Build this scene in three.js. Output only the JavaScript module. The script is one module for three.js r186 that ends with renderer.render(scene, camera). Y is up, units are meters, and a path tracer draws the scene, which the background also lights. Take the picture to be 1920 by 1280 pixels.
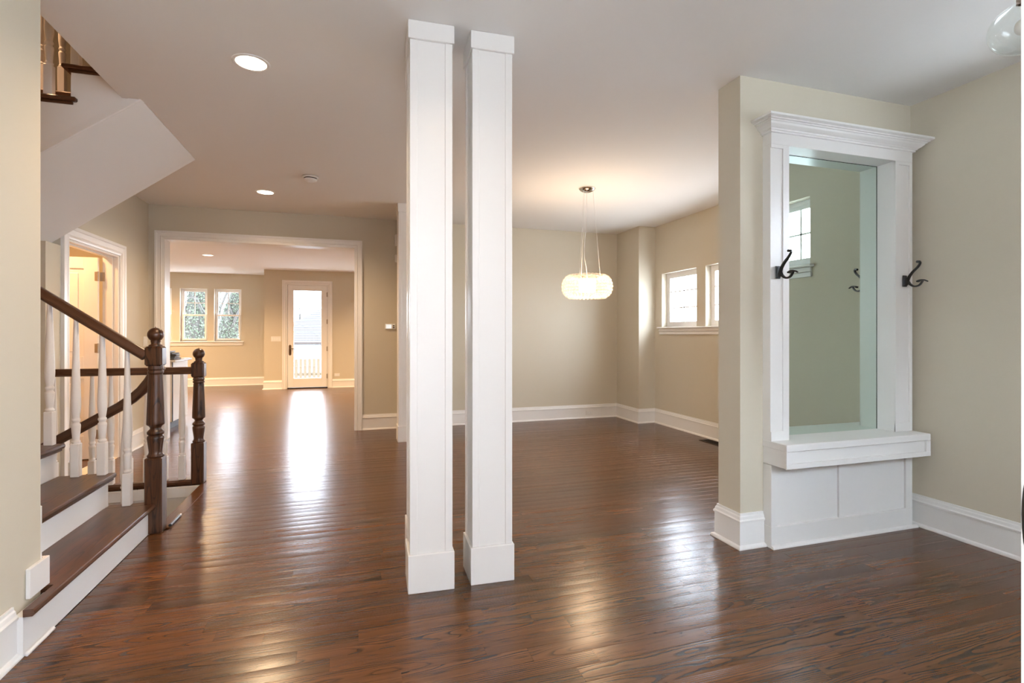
import * as THREE from 'three';
import { mergeGeometries, toCreasedNormals } from 'three/addons/utils/BufferGeometryUtils.js';
import { ImprovedNoise } from 'three/addons/math/ImprovedNoise.js';

// ---------------------------------------------------------------- camera, sky, exposure
const scene = new THREE.Scene();
const W = 1920, H = 1280, FOCAL = 961, HORIZON = 626, YAW = 17.283 * Math.PI / 180;
const camera = new THREE.PerspectiveCamera(2 * Math.atan(H / 2 / FOCAL) * 180 / Math.PI, W / H, 0.05, 200);
camera.position.set(0, 1.24, 0);
camera.rotation.set(0, -YAW, 0);
camera.setViewOffset(W, H, 0, H / 2 - HORIZON, W, H);
const renderer = new THREE.WebGLRenderer({ antialias: true });
renderer.toneMapping = THREE.LinearToneMapping;
renderer.toneMappingExposure = 1.25;
renderer.shadowMap.enabled = true;
scene.background = new THREE.Color().setRGB(0.82, 0.925, 1.07);      // even overcast sky
scene.backgroundIntensity = 24;
const WARM = new THREE.Color().setRGB(1.0, 0.70, 0.42);
const AMBER = new THREE.Color().setRGB(1.0, 0.66, 0.35);
const LAMP = { foyer: 3.6, hall: 14, living: 35, pendant: 2.4, closet: 12, upstairs: 12, flash: 5 };

// ---------------------------------------------------------------- helpers
let seed = 7;
const rnd = () => { seed |= 0; seed = seed + 0x6D2B79F5 | 0; let t = Math.imul(seed ^ seed >>> 15, 1 | seed); t = t + Math.imul(t ^ t >>> 7, 61 | t) ^ t; return ((t ^ t >>> 14) >>> 0) / 4294967296; };
const rr = (a, b) => a + (b - a) * rnd();
const V = (x, y, z) => new THREE.Vector3(x, y, z);
const used = {};
function numbered(n) { const k = used[n] = (used[n] ?? -1) + 1; return k ? `${n}_${String(k).padStart(3, '0')}` : n; }
function tag(o, label, category, group, kind) {
  if (label) o.userData.label = label;
  if (category) o.userData.category = category;
  if (group) o.userData.group = group;
  if (kind) o.userData.kind = kind;
  return o;
}
function part(name, geos, mat, parent, label) {
  const g = Array.isArray(geos) ? (geos.length > 1 ? mergeGeometries(geos) : geos[0]) : geos;
  const m = new THREE.Mesh(g, mat);
  m.name = parent ? name : numbered(name);
  m.castShadow = m.receiveShadow = true;
  if (label) m.userData.label = label;
  (parent ?? scene).add(m);
  return m;
}
function thing(name, label, category, pos = [0, 0, 0], group, kind) {
  const o = new THREE.Group(); o.name = numbered(name); o.position.set(...pos); scene.add(o);
  return tag(o, label, category, group, kind);
}
function piece(name, parent, pos = [0, 0, 0], label) {
  const o = new THREE.Group(); o.name = name; o.position.set(...pos); parent.add(o);
  if (label) o.userData.label = label;
  return o;
}
function raw(tris, grain) {                     // list of triangle corners -> closed geometry, outward, flat, uv in metres
  const p = new Float32Array(tris.length * 3);
  tris.forEach((v, i) => { p[3 * i] = v.x; p[3 * i + 1] = v.y; p[3 * i + 2] = v.z; });
  const g = new THREE.BufferGeometry(); g.setAttribute('position', new THREE.BufferAttribute(p, 3));
  return finish(g, grain);
}
function finish(g, grain = 'y') {
  g = g.index ? g.toNonIndexed() : g;
  for (const k of Object.keys(g.attributes)) if (k !== 'position') g.deleteAttribute(k);
  const p = g.attributes.position.array;
  let vol = 0;
  for (let i = 0; i < p.length; i += 9) {
    const [ax, ay, az, bx, by, bz, cx, cy, cz] = p.subarray(i, i + 9);
    vol += ax * (by * cz - bz * cy) - ay * (bx * cz - bz * cx) + az * (bx * cy - by * cx);
  }
  if (vol < 0) for (let i = 0; i < p.length; i += 9) for (let k = 0; k < 3; k++) { const t = p[i + 3 + k]; p[i + 3 + k] = p[i + 6 + k]; p[i + 6 + k] = t; }
  g.computeVertexNormals();
  return uvBox(g, grain);
}
function uvBox(g, grain = 'y', du = 0, dv = 0) {
  const p = g.attributes.position, n = g.attributes.normal, uv = new Float32Array(p.count * 2), ax = 'xyz'.indexOf(grain);
  for (let i = 0; i < p.count; i++) {
    const N = [Math.abs(n.getX(i)), Math.abs(n.getY(i)), Math.abs(n.getZ(i))], P = [p.getX(i), p.getY(i), p.getZ(i)];
    const d = N.indexOf(Math.max(...N)), others = [0, 1, 2].filter((k) => k !== d);
    const u = others.includes(ax) ? ax : others[0], v = others.find((k) => k !== u);
    uv[2 * i] = P[u] + du; uv[2 * i + 1] = P[v] + dv;
  }
  g.setAttribute('uv', new THREE.BufferAttribute(uv, 2));
  return g;
}
function box(x0, x1, y0, y1, z0, z1, c = 0.0015, grain = 'y') {   // box with chamfered edges
  if (x0 > x1) [x0, x1] = [x1, x0]; if (y0 > y1) [y0, y1] = [y1, y0]; if (z0 > z1) [z0, z1] = [z1, z0];
  c = Math.min(c, (x1 - x0) * 0.45, (y1 - y0) * 0.45, (z1 - z0) * 0.45);
  const X = [x0, x1], Y = [y0, y1], Z = [z0, z1], s = [c, -c];
  const q = (i, j, k, a) => V(X[i] + (a === 0 ? 0 : s[i]), Y[j] + (a === 1 ? 0 : s[j]), Z[k] + (a === 2 ? 0 : s[k]));   // a: the face the vertex lies on
  const T = [], quad = (a, b, cc, d) => {
    const n = b.clone().sub(a).cross(cc.clone().sub(a)), m = a.clone().add(b).add(cc).add(d).multiplyScalar(0.25).sub(V((x0 + x1) / 2, (y0 + y1) / 2, (z0 + z1) / 2));
    n.dot(m) >= 0 ? T.push(a, b, cc, a, cc, d) : T.push(a, cc, b, a, d, cc);
  };
  for (const i of [0, 1]) {
    quad(q(i, 0, 0, 0), q(i, 1, 0, 0), q(i, 1, 1, 0), q(i, 0, 1, 0));
    quad(q(0, i, 0, 1), q(1, i, 0, 1), q(1, i, 1, 1), q(0, i, 1, 1));
    quad(q(0, 0, i, 2), q(1, 0, i, 2), q(1, 1, i, 2), q(0, 1, i, 2));
    for (const j of [0, 1]) {
      quad(q(i, j, 0, 0), q(i, j, 1, 0), q(i, j, 1, 1), q(i, j, 0, 1));
      quad(q(i, 0, j, 0), q(i, 1, j, 0), q(i, 1, j, 2), q(i, 0, j, 2));
      quad(q(0, i, j, 1), q(1, i, j, 1), q(1, i, j, 2), q(0, i, j, 2));
      for (const k of [0, 1]) {
        const a = q(i, j, k, 0), b = q(i, j, k, 1), d = q(i, j, k, 2), n = b.clone().sub(a).cross(d.clone().sub(a));
        n.dot(V(i - 0.5, j - 0.5, k - 0.5)) >= 0 ? T.push(a, b, d) : T.push(a, d, b);
      }
    }
  }
  return raw(T, grain);
}
// sweeps profile [a, b] along a path lying in a plane with normal N: a in the plane to the left of the path (times side), b along N
function sweep(path, N, profile, { side = 1, closed = false, grain = 'x', crease = 0 } = {}) {
  const n = path.length, rings = [];
  const dirs = path.map((p, i) => path[(i + 1) % n].clone().sub(p).normalize());
  for (let i = 0; i < n; i++) {
    const d1 = closed || i < n - 1 ? dirs[i] : dirs[i - 1], d0 = closed ? dirs[(i + n - 1) % n] : i ? dirs[i - 1] : d1;
    const l0 = N.clone().cross(d0), l1 = N.clone().cross(d1), m = l0.clone().add(l1);
    m.multiplyScalar(2 / m.lengthSq()).multiplyScalar(side);
    rings.push(profile.map(([a, b]) => path[i].clone().addScaledVector(m, a).addScaledVector(N, b)));
  }
  const T = [], k = profile.length;
  for (let i = 0; i < (closed ? n : n - 1); i++) {
    const A = rings[i], B = rings[(i + 1) % n];
    for (let j = 0; j < k; j++) { const j2 = (j + 1) % k; T.push(A[j], B[j], B[j2], A[j], B[j2], A[j2]); }
  }
  if (!closed) {
    const cap = THREE.ShapeUtils.triangulateShape(profile.map(([a, b]) => new THREE.Vector2(a, b)), []);
    const area = THREE.ShapeUtils.area(profile.map(([a, b]) => new THREE.Vector2(a, b)));
    for (const [a, b, c] of cap) {
      const A = rings[0], B = rings[n - 1];
      if (area > 0) T.push(A[a], A[b], A[c], B[a], B[c], B[b]); else T.push(A[a], A[c], A[b], B[a], B[b], B[c]);
    }
  }
  let g = raw(T, grain);
  if (crease) { const uv = g.attributes.uv; g = toCreasedNormals(g, crease); g.setAttribute('uv', uv); }
  return g;
}
function extrude(points, holes, depth, map, grain = 'y') {          // polygon (s, t) with holes, pulled along d, each point mapped to the world
  const s = new THREE.Shape(points.map(([a, b]) => new THREE.Vector2(a, b)));
  for (const h of holes) s.holes.push(new THREE.Path(h.map(([a, b]) => new THREE.Vector2(a, b))));
  const g = new THREE.ExtrudeGeometry(s, { depth, bevelEnabled: false, steps: 1 }), p = g.attributes.position;
  for (let i = 0; i < p.count; i++) p.setXYZ(i, ...map(p.getX(i), p.getY(i), p.getZ(i)));
  return finish(g, grain);
}
const rect = (a0, a1, b0, b1) => [[a0, b0], [a1, b0], [a1, b1], [a0, b1]];
const wallZ = (z0, z1, pts, holes = []) => extrude(pts, holes, z1 - z0, (s, t, d) => [s, t, z0 + d]);   // wall standing across z
const wallX = (x0, x1, pts, holes = []) => extrude(pts, holes, x1 - x0, (s, t, d) => [x0 + d, t, s]);   // wall standing across x
const slab = (y0, y1, pts, holes = []) => extrude(pts, holes, y1 - y0, (s, t, d) => [s, y0 + d, t]);
function lathe(profile, seg = 24) {                                   // profile [r, y]; uv: u along the axis, v round it, in metres
  const g0 = new THREE.LatheGeometry(profile.map(([r, y]) => new THREE.Vector2(Math.max(r, 1e-4), y)), seg), uv = g0.attributes.uv, p = g0.attributes.position;
  for (let i = 0; i < p.count; i++) { const a = uv.getX(i); uv.setXY(i, p.getY(i), a * 0.16); }
  return g0.toNonIndexed();
}
function smoothProfile(pts, n = 40) {
  const c = new THREE.SplineCurve(pts.map(([r, y]) => new THREE.Vector2(r, y)));
  return c.getPoints(n).map((v) => [v.x, v.y]);
}
function shift(g, x, y, z) { g.translate(x, y, z); return g; }
function tube(points, r, seg = 24, rad = 8, closed = false) { return new THREE.TubeGeometry(new THREE.CatmullRomCurve3(points.map((p) => V(...p))), seg, r, rad, closed).toNonIndexed(); }

// ---------------------------------------------------------------- procedural materials
const noise = new ImprovedNoise(), N3 = (x, y, z) => noise.noise(x, y, z);
function oakTexture(strips, lengthM, widthM, S, light, dark, contrast) {
  const D = new Uint8Array(S * S * 4), B = new Uint8Array(S * S * 4), per = S / strips, toS = (c) => 255 * (c <= 0.0031308 ? 12.92 * c : 1.055 * c ** (1 / 2.4) - 0.055);
  for (let s = 0; s < strips; s++) {
    const sw = widthM / strips, y0 = (rnd() - 0.5) * sw * 1.3, h0 = rr(0.012, 0.045), sp = rr(0.0052, 0.0095), slope = rr(-0.022, 0.022), tone = rr(0.80, 1.22), warm = rr(0.93, 1.08), amp = rr(0.008, 0.022), z = s * 13.7, plain = rnd() < 0.3;
    for (let j = 0; j < per; j++) {
      const y = (j + 0.5) / per * sw - sw / 2;
      for (let i = 0; i < S; i++) {
        const x = (i + 0.5) / S * lengthM;
        const h = h0 + slope * (x - lengthM / 2) + N3(x * 1.7, z, 0.5) * amp + N3(x * 5, y * 14, z) * 0.0045;
        const yy = y - y0 + N3(x * 1.3, z + 5, 2.5) * 0.014 + (plain ? sw * 1.5 : 0);
        const rg = Math.sqrt(yy * yy * (plain ? 0.5 : 1) + h * h * 1.5) / sp + N3(x * 7, y * 30, z + 9) * 0.30 + N3(x * 30, y * 90, z + 4) * 0.10;
        const fr = rg - Math.floor(rg), id = Math.floor(rg), str = 0.5 + 0.5 * Math.sin(id * 12.9898 + s * 4.1), wide = 0.15 + 0.20 * (0.5 + 0.5 * Math.sin(id * 7.31 + s));
        let d = fr < 0.08 ? fr / 0.08 : Math.max(0, 1 - (fr - 0.08) / wide);
        const pore = N3(x * 24, y * 700, z + 3) * 0.5 + 0.5, streak = N3(x * 5, y * 260, z + 7) * 0.5 + 0.5, band = N3(x * 1.1, y * 45, z + 11);
        const flame = Math.min(1, Math.max(0, 0.55 + 1.5 * N3(x * 1.6, y * 16, z + 21))), fleck = Math.max(0, N3(x * 11, y * 70, z + 31) - 0.25) * 1.4;
        d = Math.min(1, Math.max(0, d * (0.62 + 0.5 * pore) * (0.38 + 0.72 * str) * (0.50 + 0.75 * flame) * contrast + Math.max(0, pore - 0.56) * 0.55 + fleck * (0.4 + 0.6 * pore)));
        const k = tone * (1 + N3(x * 0.9, y * 9, z + 1) * 0.22 + (streak - 0.5) * 0.35 + band * 0.28), o = 4 * ((s * per + j) * S + i);
        for (let c = 0; c < 3; c++) D[o + c] = Math.min(255, toS((light[c] + (dark[c] - light[c]) * d) * k * (c === 0 ? warm : c === 2 ? 2 - warm : 1)));
        D[o + 3] = 255;
        B[o] = B[o + 1] = B[o + 2] = 255 * (1 - 0.8 * d); B[o + 3] = 255;
      }
    }
  }
  return [[D, true], [B, false]].map(([data, srgb]) => {
    const t = new THREE.DataTexture(data, S, S); t.wrapS = t.wrapT = THREE.RepeatWrapping; t.magFilter = THREE.LinearFilter; t.minFilter = THREE.LinearMipmapLinearFilter; t.generateMipmaps = true;
    if (srgb) t.colorSpace = THREE.SRGBColorSpace;
    t.repeat.set(1 / lengthM, 1 / widthM); t.needsUpdate = true; return t;
  });
}
function rollerBump() {                                               // orange-peel of rolled wall paint
  const S = 256, D = new Uint8Array(S * S * 4);
  for (let j = 0; j < S; j++) for (let i = 0; i < S; i++) {
    const a = i / S, b = j / S, w = (f) => { const c = (x, y) => N3(x * f, y * f, f); return c(a, b) * (1 - a) * (1 - b) + c(a - 1, b) * a * (1 - b) + c(a, b - 1) * (1 - a) * b + c(a - 1, b - 1) * a * b; };
    const v = 128 + 90 * w(40) + 60 * w(80), o = 4 * (j * S + i); D[o] = D[o + 1] = D[o + 2] = v; D[o + 3] = 255;
  }
  const t = new THREE.DataTexture(D, S, S); t.wrapS = t.wrapT = THREE.RepeatWrapping; t.magFilter = THREE.LinearFilter; t.repeat.set(4, 4); t.needsUpdate = true; return t;
}
const PLANK = 0.083, STRIPS = 16, OAK_LEN = 2.4;
const [oakMap, oakBump] = oakTexture(STRIPS, OAK_LEN, STRIPS * PLANK, 2048, [0.108, 0.0445, 0.0165], [0.011, 0.0052, 0.0030], 1.25);
const [treadMap, treadBump] = oakTexture(4, 1.6, 0.5, 1024, [0.095, 0.039, 0.018], [0.014, 0.007, 0.0045], 1.1);
const peel = rollerBump();
const rgb = (r, g, b) => new THREE.Color().setRGB(r, g, b);
const M = {
  floor: new THREE.MeshStandardMaterial({ map: oakMap, bumpMap: oakBump, bumpScale: 0.00018, roughness: 0.24 }),
  tread: new THREE.MeshStandardMaterial({ map: treadMap, bumpMap: treadBump, bumpScale: 0.0001, roughness: 0.3 }),
  wall: new THREE.MeshStandardMaterial({ color: rgb(0.60, 0.545, 0.435), roughness: 0.75, bumpMap: peel, bumpScale: 0.0002 }),
  ceiling: new THREE.MeshStandardMaterial({ color: rgb(0.84, 0.83, 0.81), roughness: 0.85, bumpMap: peel, bumpScale: 0.0002 }),
  trim: new THREE.MeshStandardMaterial({ color: rgb(0.83, 0.82, 0.80), roughness: 0.33 }),
  vinyl: new THREE.MeshStandardMaterial({ color: rgb(0.85, 0.85, 0.84), roughness: 0.4 }),
  plastic: new THREE.MeshStandardMaterial({ color: rgb(0.80, 0.79, 0.76), roughness: 0.4 }),
  iron: new THREE.MeshStandardMaterial({ color: rgb(0.012, 0.012, 0.012), roughness: 0.35, metalness: 0.2 }),
  bronze: new THREE.MeshStandardMaterial({ color: rgb(0.16, 0.11, 0.07), roughness: 0.4, metalness: 0.9 }),
  nickel: new THREE.MeshStandardMaterial({ color: rgb(0.42, 0.36, 0.30), roughness: 0.35, metalness: 0.9 }),
  chrome: new THREE.MeshStandardMaterial({ color: rgb(0.75, 0.73, 0.7), roughness: 0.08, metalness: 1 }),
  steel: new THREE.MeshStandardMaterial({ color: rgb(0.16, 0.18, 0.19), roughness: 0.3, metalness: 0.9 }),
  mirror: new THREE.MeshStandardMaterial({ color: rgb(0.70, 0.81, 0.75), roughness: 0.0, metalness: 1 }),
  darkEdge: new THREE.MeshStandardMaterial({ color: rgb(0.02, 0.035, 0.03), roughness: 0.2 }),
  pane: new THREE.MeshPhysicalMaterial({ color: rgb(1, 1, 1), roughness: 0, transmission: 1, thickness: 0, ior: 1.45 }),
  clearGlass: new THREE.MeshPhysicalMaterial({ color: rgb(0.97, 0.99, 0.98), roughness: 0.0, transmission: 1, thickness: 0, ior: 1.5 }),
  bead: new THREE.MeshPhysicalMaterial({ color: rgb(1, 0.97, 0.93), roughness: 0.06, transmission: 0.93, thickness: 0, ior: 1.49 }),
  brick: new THREE.MeshStandardMaterial({ color: rgb(0.15, 0.09, 0.07), roughness: 0.9 }),  // dark, so the added house and entry floor bounce little daylight
  lampGlow: new THREE.MeshStandardMaterial({ color: rgb(1, 1, 1), emissive: rgb(1, 0.86, 0.66), emissiveIntensity: 9 }),
  pendantGlow: new THREE.MeshStandardMaterial({ color: rgb(1, 1, 1), emissive: rgb(1, 0.88, 0.70), emissiveIntensity: 2.5 }),
  darkMetal: new THREE.MeshStandardMaterial({ color: rgb(0.03, 0.022, 0.018), roughness: 0.5, metalness: 0.6 }),
  counter: new THREE.MeshStandardMaterial({ color: rgb(0.7, 0.7, 0.68), roughness: 0.2 }),
  slate: new THREE.MeshStandardMaterial({ color: rgb(0.09, 0.10, 0.115), roughness: 0.35 }),
  screen: new THREE.MeshStandardMaterial({ color: rgb(0.6, 0.65, 0.66), roughness: 0.12, emissive: rgb(0.8, 0.9, 0.95), emissiveIntensity: 0.6 }),  // glow stands in for glare on the thermostat display
  concrete: new THREE.MeshStandardMaterial({ color: rgb(0.55, 0.55, 0.53), roughness: 0.9 }),
  ground: new THREE.MeshStandardMaterial({ color: rgb(0.66, 0.66, 0.65), roughness: 1 }),
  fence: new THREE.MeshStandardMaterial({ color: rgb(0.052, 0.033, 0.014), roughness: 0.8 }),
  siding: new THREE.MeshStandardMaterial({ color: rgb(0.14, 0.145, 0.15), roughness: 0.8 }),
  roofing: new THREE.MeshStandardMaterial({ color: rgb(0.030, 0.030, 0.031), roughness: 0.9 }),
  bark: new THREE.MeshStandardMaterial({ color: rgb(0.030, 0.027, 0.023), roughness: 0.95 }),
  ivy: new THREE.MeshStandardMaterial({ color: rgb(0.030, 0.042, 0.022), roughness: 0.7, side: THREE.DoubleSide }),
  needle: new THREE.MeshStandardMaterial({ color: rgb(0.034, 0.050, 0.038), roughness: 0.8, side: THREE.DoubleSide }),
};
function spot(parent, color, intensity, pos, angle, size = 3, dir = [0, -1, 0], penumbra = 0.6) {
  const l = new THREE.SpotLight(color, intensity, 0, angle, penumbra, 2); l.name = 'lamp_light';
  l.position.set(...pos); l.target.position.set(pos[0] + dir[0], pos[1] + dir[1], pos[2] + dir[2]); l.castShadow = true; l.shadow.radius = size;
  parent.add(l); parent.add(l.target); return l;
}

// ---------------------------------------------------------------- the room shell
const CEIL = 2.74, CEIL2 = 2.68, REAR = -6.9, HALL = -2.25, NEARX = -1.24, NEARZ = -2.62, RIGHT = 3.51, DINX = 4.06, PZ0 = -2.445, PZ1 = -2.63, PX = 2.147, LIVZ = -7.02, BUMPZ = -12.57, WINZ = -13.78, BUMPX = -1.884, FRONT = 0.60;
const structure = (name, geos, mat) => tag(part(name, geos, mat), null, null, null, 'structure');
structure('wall_rear', wallZ(LIVZ, REAR, rect(-5.35, 4.2, -0.02, 3.04), [rect(-2.10, 0.035, -0.01, 2.355)]), M.wall);
structure('wall_hall', wallX(HALL - 0.13, HALL, [[REAR, 0], [-4.82, 0], [-4.82, 1.955], [-5.03, 1.955], [-5.03, CEIL], [REAR, CEIL]], [rect(-6.115, -5.141, 0.001, 2.03)]), M.wall);
structure('wall_stairwell', wallZ(-4.94, -4.82, rect(-3.41, HALL - 0.131, -2.6, 1.955)), M.wall);
structure('wall_left', wallX(NEARX - 0.12, NEARX, rect(NEARZ, FRONT + 0.12, 0, CEIL)), M.wall);
structure('wall_stair', wallZ(NEARZ, NEARZ + 0.1, rect(-3.52, NEARX - 0.12, -2.6, 5.4)), M.wall);
structure('wall_stair_far', wallX(-3.52, -3.4, rect(-5.2, NEARZ, -2.6, 5.4)), M.wall);
structure('wall_right', wallX(RIGHT, RIGHT + 0.15, rect(PZ1, FRONT + 0.12, 0, CEIL), [rect(-1.78, -1.03, 1.80, 2.35)]), M.wall);
structure('wall_partition', [wallZ(PZ1, PZ0, rect(PX, DINX + 0.01, 0, CEIL), [rect(2.312, 3.431, 0.582, 2.408)]), wallZ(PZ1, PZ1 + 0.02, rect(2.312, 3.431, 0.582, 2.408))], M.wall);
structure('wall_dining', wallX(DINX, DINX + 0.15, rect(REAR, PZ0, 0, CEIL), [rect(-6.115, -5.371, 1.335, 2.065), rect(-5.201, -4.457, 1.335, 2.065), rect(-4.287, -3.543, 1.335, 2.065)]), M.wall);
structure('wall_dining_chase', box(3.80, DINX, 0, CEIL, REAR, -6.28, 0.001), M.wall);
structure('wall_dining_stub', box(0.60, 0.70, 0, CEIL, REAR, -6.21, 0.001), M.wall);
structure('wall_front', wallZ(FRONT, FRONT + 0.14, rect(NEARX - 0.12, RIGHT + 0.15, 0, CEIL), [rect(-0.40, 0.62, 0.001, 2.32), rect(1.7, 2.9, 1.42, 2.32)]), M.wall);  // front wall out of view; its doorway and window let daylight in
structure('wall_living_windows', wallZ(WINZ - 0.15, WINZ, rect(-5.2, BUMPX, -0.3, 2.9), [rect(-3.86, -3.295, 1.065, 2.315), rect(-3.15, -2.568, 1.065, 2.315), rect(-4.60, -4.03, 1.065, 2.315)]), M.wall);
structure('wall_living_door', wallZ(BUMPZ - 0.15, BUMPZ, rect(BUMPX, 2.35, -0.3, 2.9), [rect(-1.425, -0.535, 0.005, 2.375), rect(0.50, 1.40, 0.6, 2.3)]), M.wall);
structure('wall_living_return', wallX(BUMPX, BUMPX + 0.14, rect(WINZ - 0.15, BUMPZ - 0.15, -0.3, 2.9)), M.wall);
structure('wall_living_left', wallX(-5.35, -5.2, rect(WINZ - 0.15, LIVZ, -0.3, 2.9)), M.wall);
structure('wall_living_right', wallX(2.2, 2.35, rect(BUMPZ, LIVZ, -0.3, 2.9)), M.wall);
structure('wall_closet', [wallX(-3.72, -3.6, rect(REAR, -4.94, 0, CEIL)), wallZ(-4.94, -4.82, rect(-3.72, -3.521, 0, CEIL))], M.wall);
structure('ceiling', slab(CEIL, CEIL + 0.28, [[-3.72, -7.0], [4.2, -7.0], [4.2, FRONT + 0.14], [-3.72, FRONT + 0.14]], [[[-3.41, NEARZ + 0.01], [-1.40, NEARZ + 0.01], [-1.40, -3.85], [-1.29, -3.85], [-1.29, -5.02], [-3.41, -5.02]]]), M.ceiling);
structure('ceiling', slab(CEIL2, CEIL2 + 0.3, rect(-5.35, 2.35, WINZ - 0.15, LIVZ)), M.ceiling);
// second storey round the stairwell
structure('wall_upstairs', [wallZ(-6.2, -6.1, rect(-3.52, -0.1, 3.02, 5.4)), wallX(-0.2, -0.1, rect(-6.1, NEARZ, 3.02, 5.4)), wallX(-3.52, -3.4, rect(-6.2, -5.2, 3.02, 5.4)), wallZ(NEARZ, NEARZ + 0.1, rect(NEARX - 0.12, -0.1, 3.02, 5.4))], M.wall);
structure('ceiling_upstairs', box(-3.52, -0.1, 5.4, 5.5, -6.2, NEARZ + 0.1), M.ceiling);
// basement stairwell
structure('wall_basement', [wallX(-1.22, -1.10, rect(-4.83, -3.76, -2.6, -0.05)), wallZ(-3.76, -3.70, rect(-3.4, -1.10, -2.6, -0.02)), wallZ(-4.95, -4.842, rect(-3.4, -1.10, -2.6, -0.30))], M.wall);
structure('basement_floor', box(-3.5, -1.1, -2.7, -2.6, -4.9, -3.6), M.concrete);

// baseboards: profile [out, up]
const BASE = [[0, 0], [0.034, 0], [0.034, 0.008], [0.030, 0.016], [0.017, 0.021], [0.016, 0.148], [0.021, 0.150], [0.022, 0.160], [0.016, 0.168], [0.013, 0.182], [0.008, 0.188], [0.007, 0.2], [0, 0.2]];
const UP = V(0, 1, 0);
const base = (name, pts, side, prof = BASE) => structure(name, sweep(pts.map(([x, z]) => V(x, 0, z)), UP, prof, { side }), M.trim);
base('baseboard_left', [[NEARX, FRONT], [NEARX, -2.43]], -1);
base('baseboard_rear', [[0.123, REAR], [0.60, REAR]], -1);
base('baseboard_hall', [[HALL, -6.245], [HALL, REAR], [-2.196, REAR]], -1);
base('baseboard_dining', [[0.70, -6.215], [0.70, REAR], [3.80, REAR], [3.80, -6.28], [DINX, -6.28], [DINX, PZ1], [PX, PZ1], [PX, PZ0], [2.305, PZ0]], -1);
base('baseboard_dining_stub', [[0.60, REAR], [0.60, -6.215]], -1);
base('baseboard_right', [[3.436, PZ0], [RIGHT, PZ0], [RIGHT, FRONT]], -1);
base('baseboard_living_left', [[-5.2, LIVZ], [-5.2, WINZ], [BUMPX, WINZ], [BUMPX, BUMPZ], [-1.517, BUMPZ]], -1);
base('baseboard_living_right', [[-0.444, BUMPZ], [2.2, BUMPZ], [2.2, LIVZ]], -1);

// cased opening to the living room
const CASING = [[0, 0], [0.085, 0], [0.085, 0.022], [0.066, 0.022], [0.060, 0.016], [0.030, 0.013], [0.022, 0.018], [0.012, 0.012], [0, 0.010]];
const CASE_D = CASING.map(([a, b]) => [a, b]);
{
  const t = thing('trim_2', 'wide white cased opening with moulded trim leading into the sunny back room', 'doorway', [0, 0, 0], null, 'structure');
  part('casing', sweep([V(-2.10, 0, REAR), V(-2.10, 2.355, REAR), V(0.035, 2.355, REAR), V(0.035, 0, REAR)], V(0, 0, 1), CASE_D, { grain: 'y' }), M.trim, t);
  part('jamb', sweep([V(-2.10, 0, LIVZ - 0.06), V(-2.10, 2.355, LIVZ - 0.06), V(0.035, 2.355, LIVZ - 0.06), V(0.035, 0, LIVZ - 0.06)], V(0, 0, 1), [[-0.012, 0], [0.0, 0], [0.0, 0.185], [-0.012, 0.185]], { grain: 'y' }), M.trim, t);
}

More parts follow.
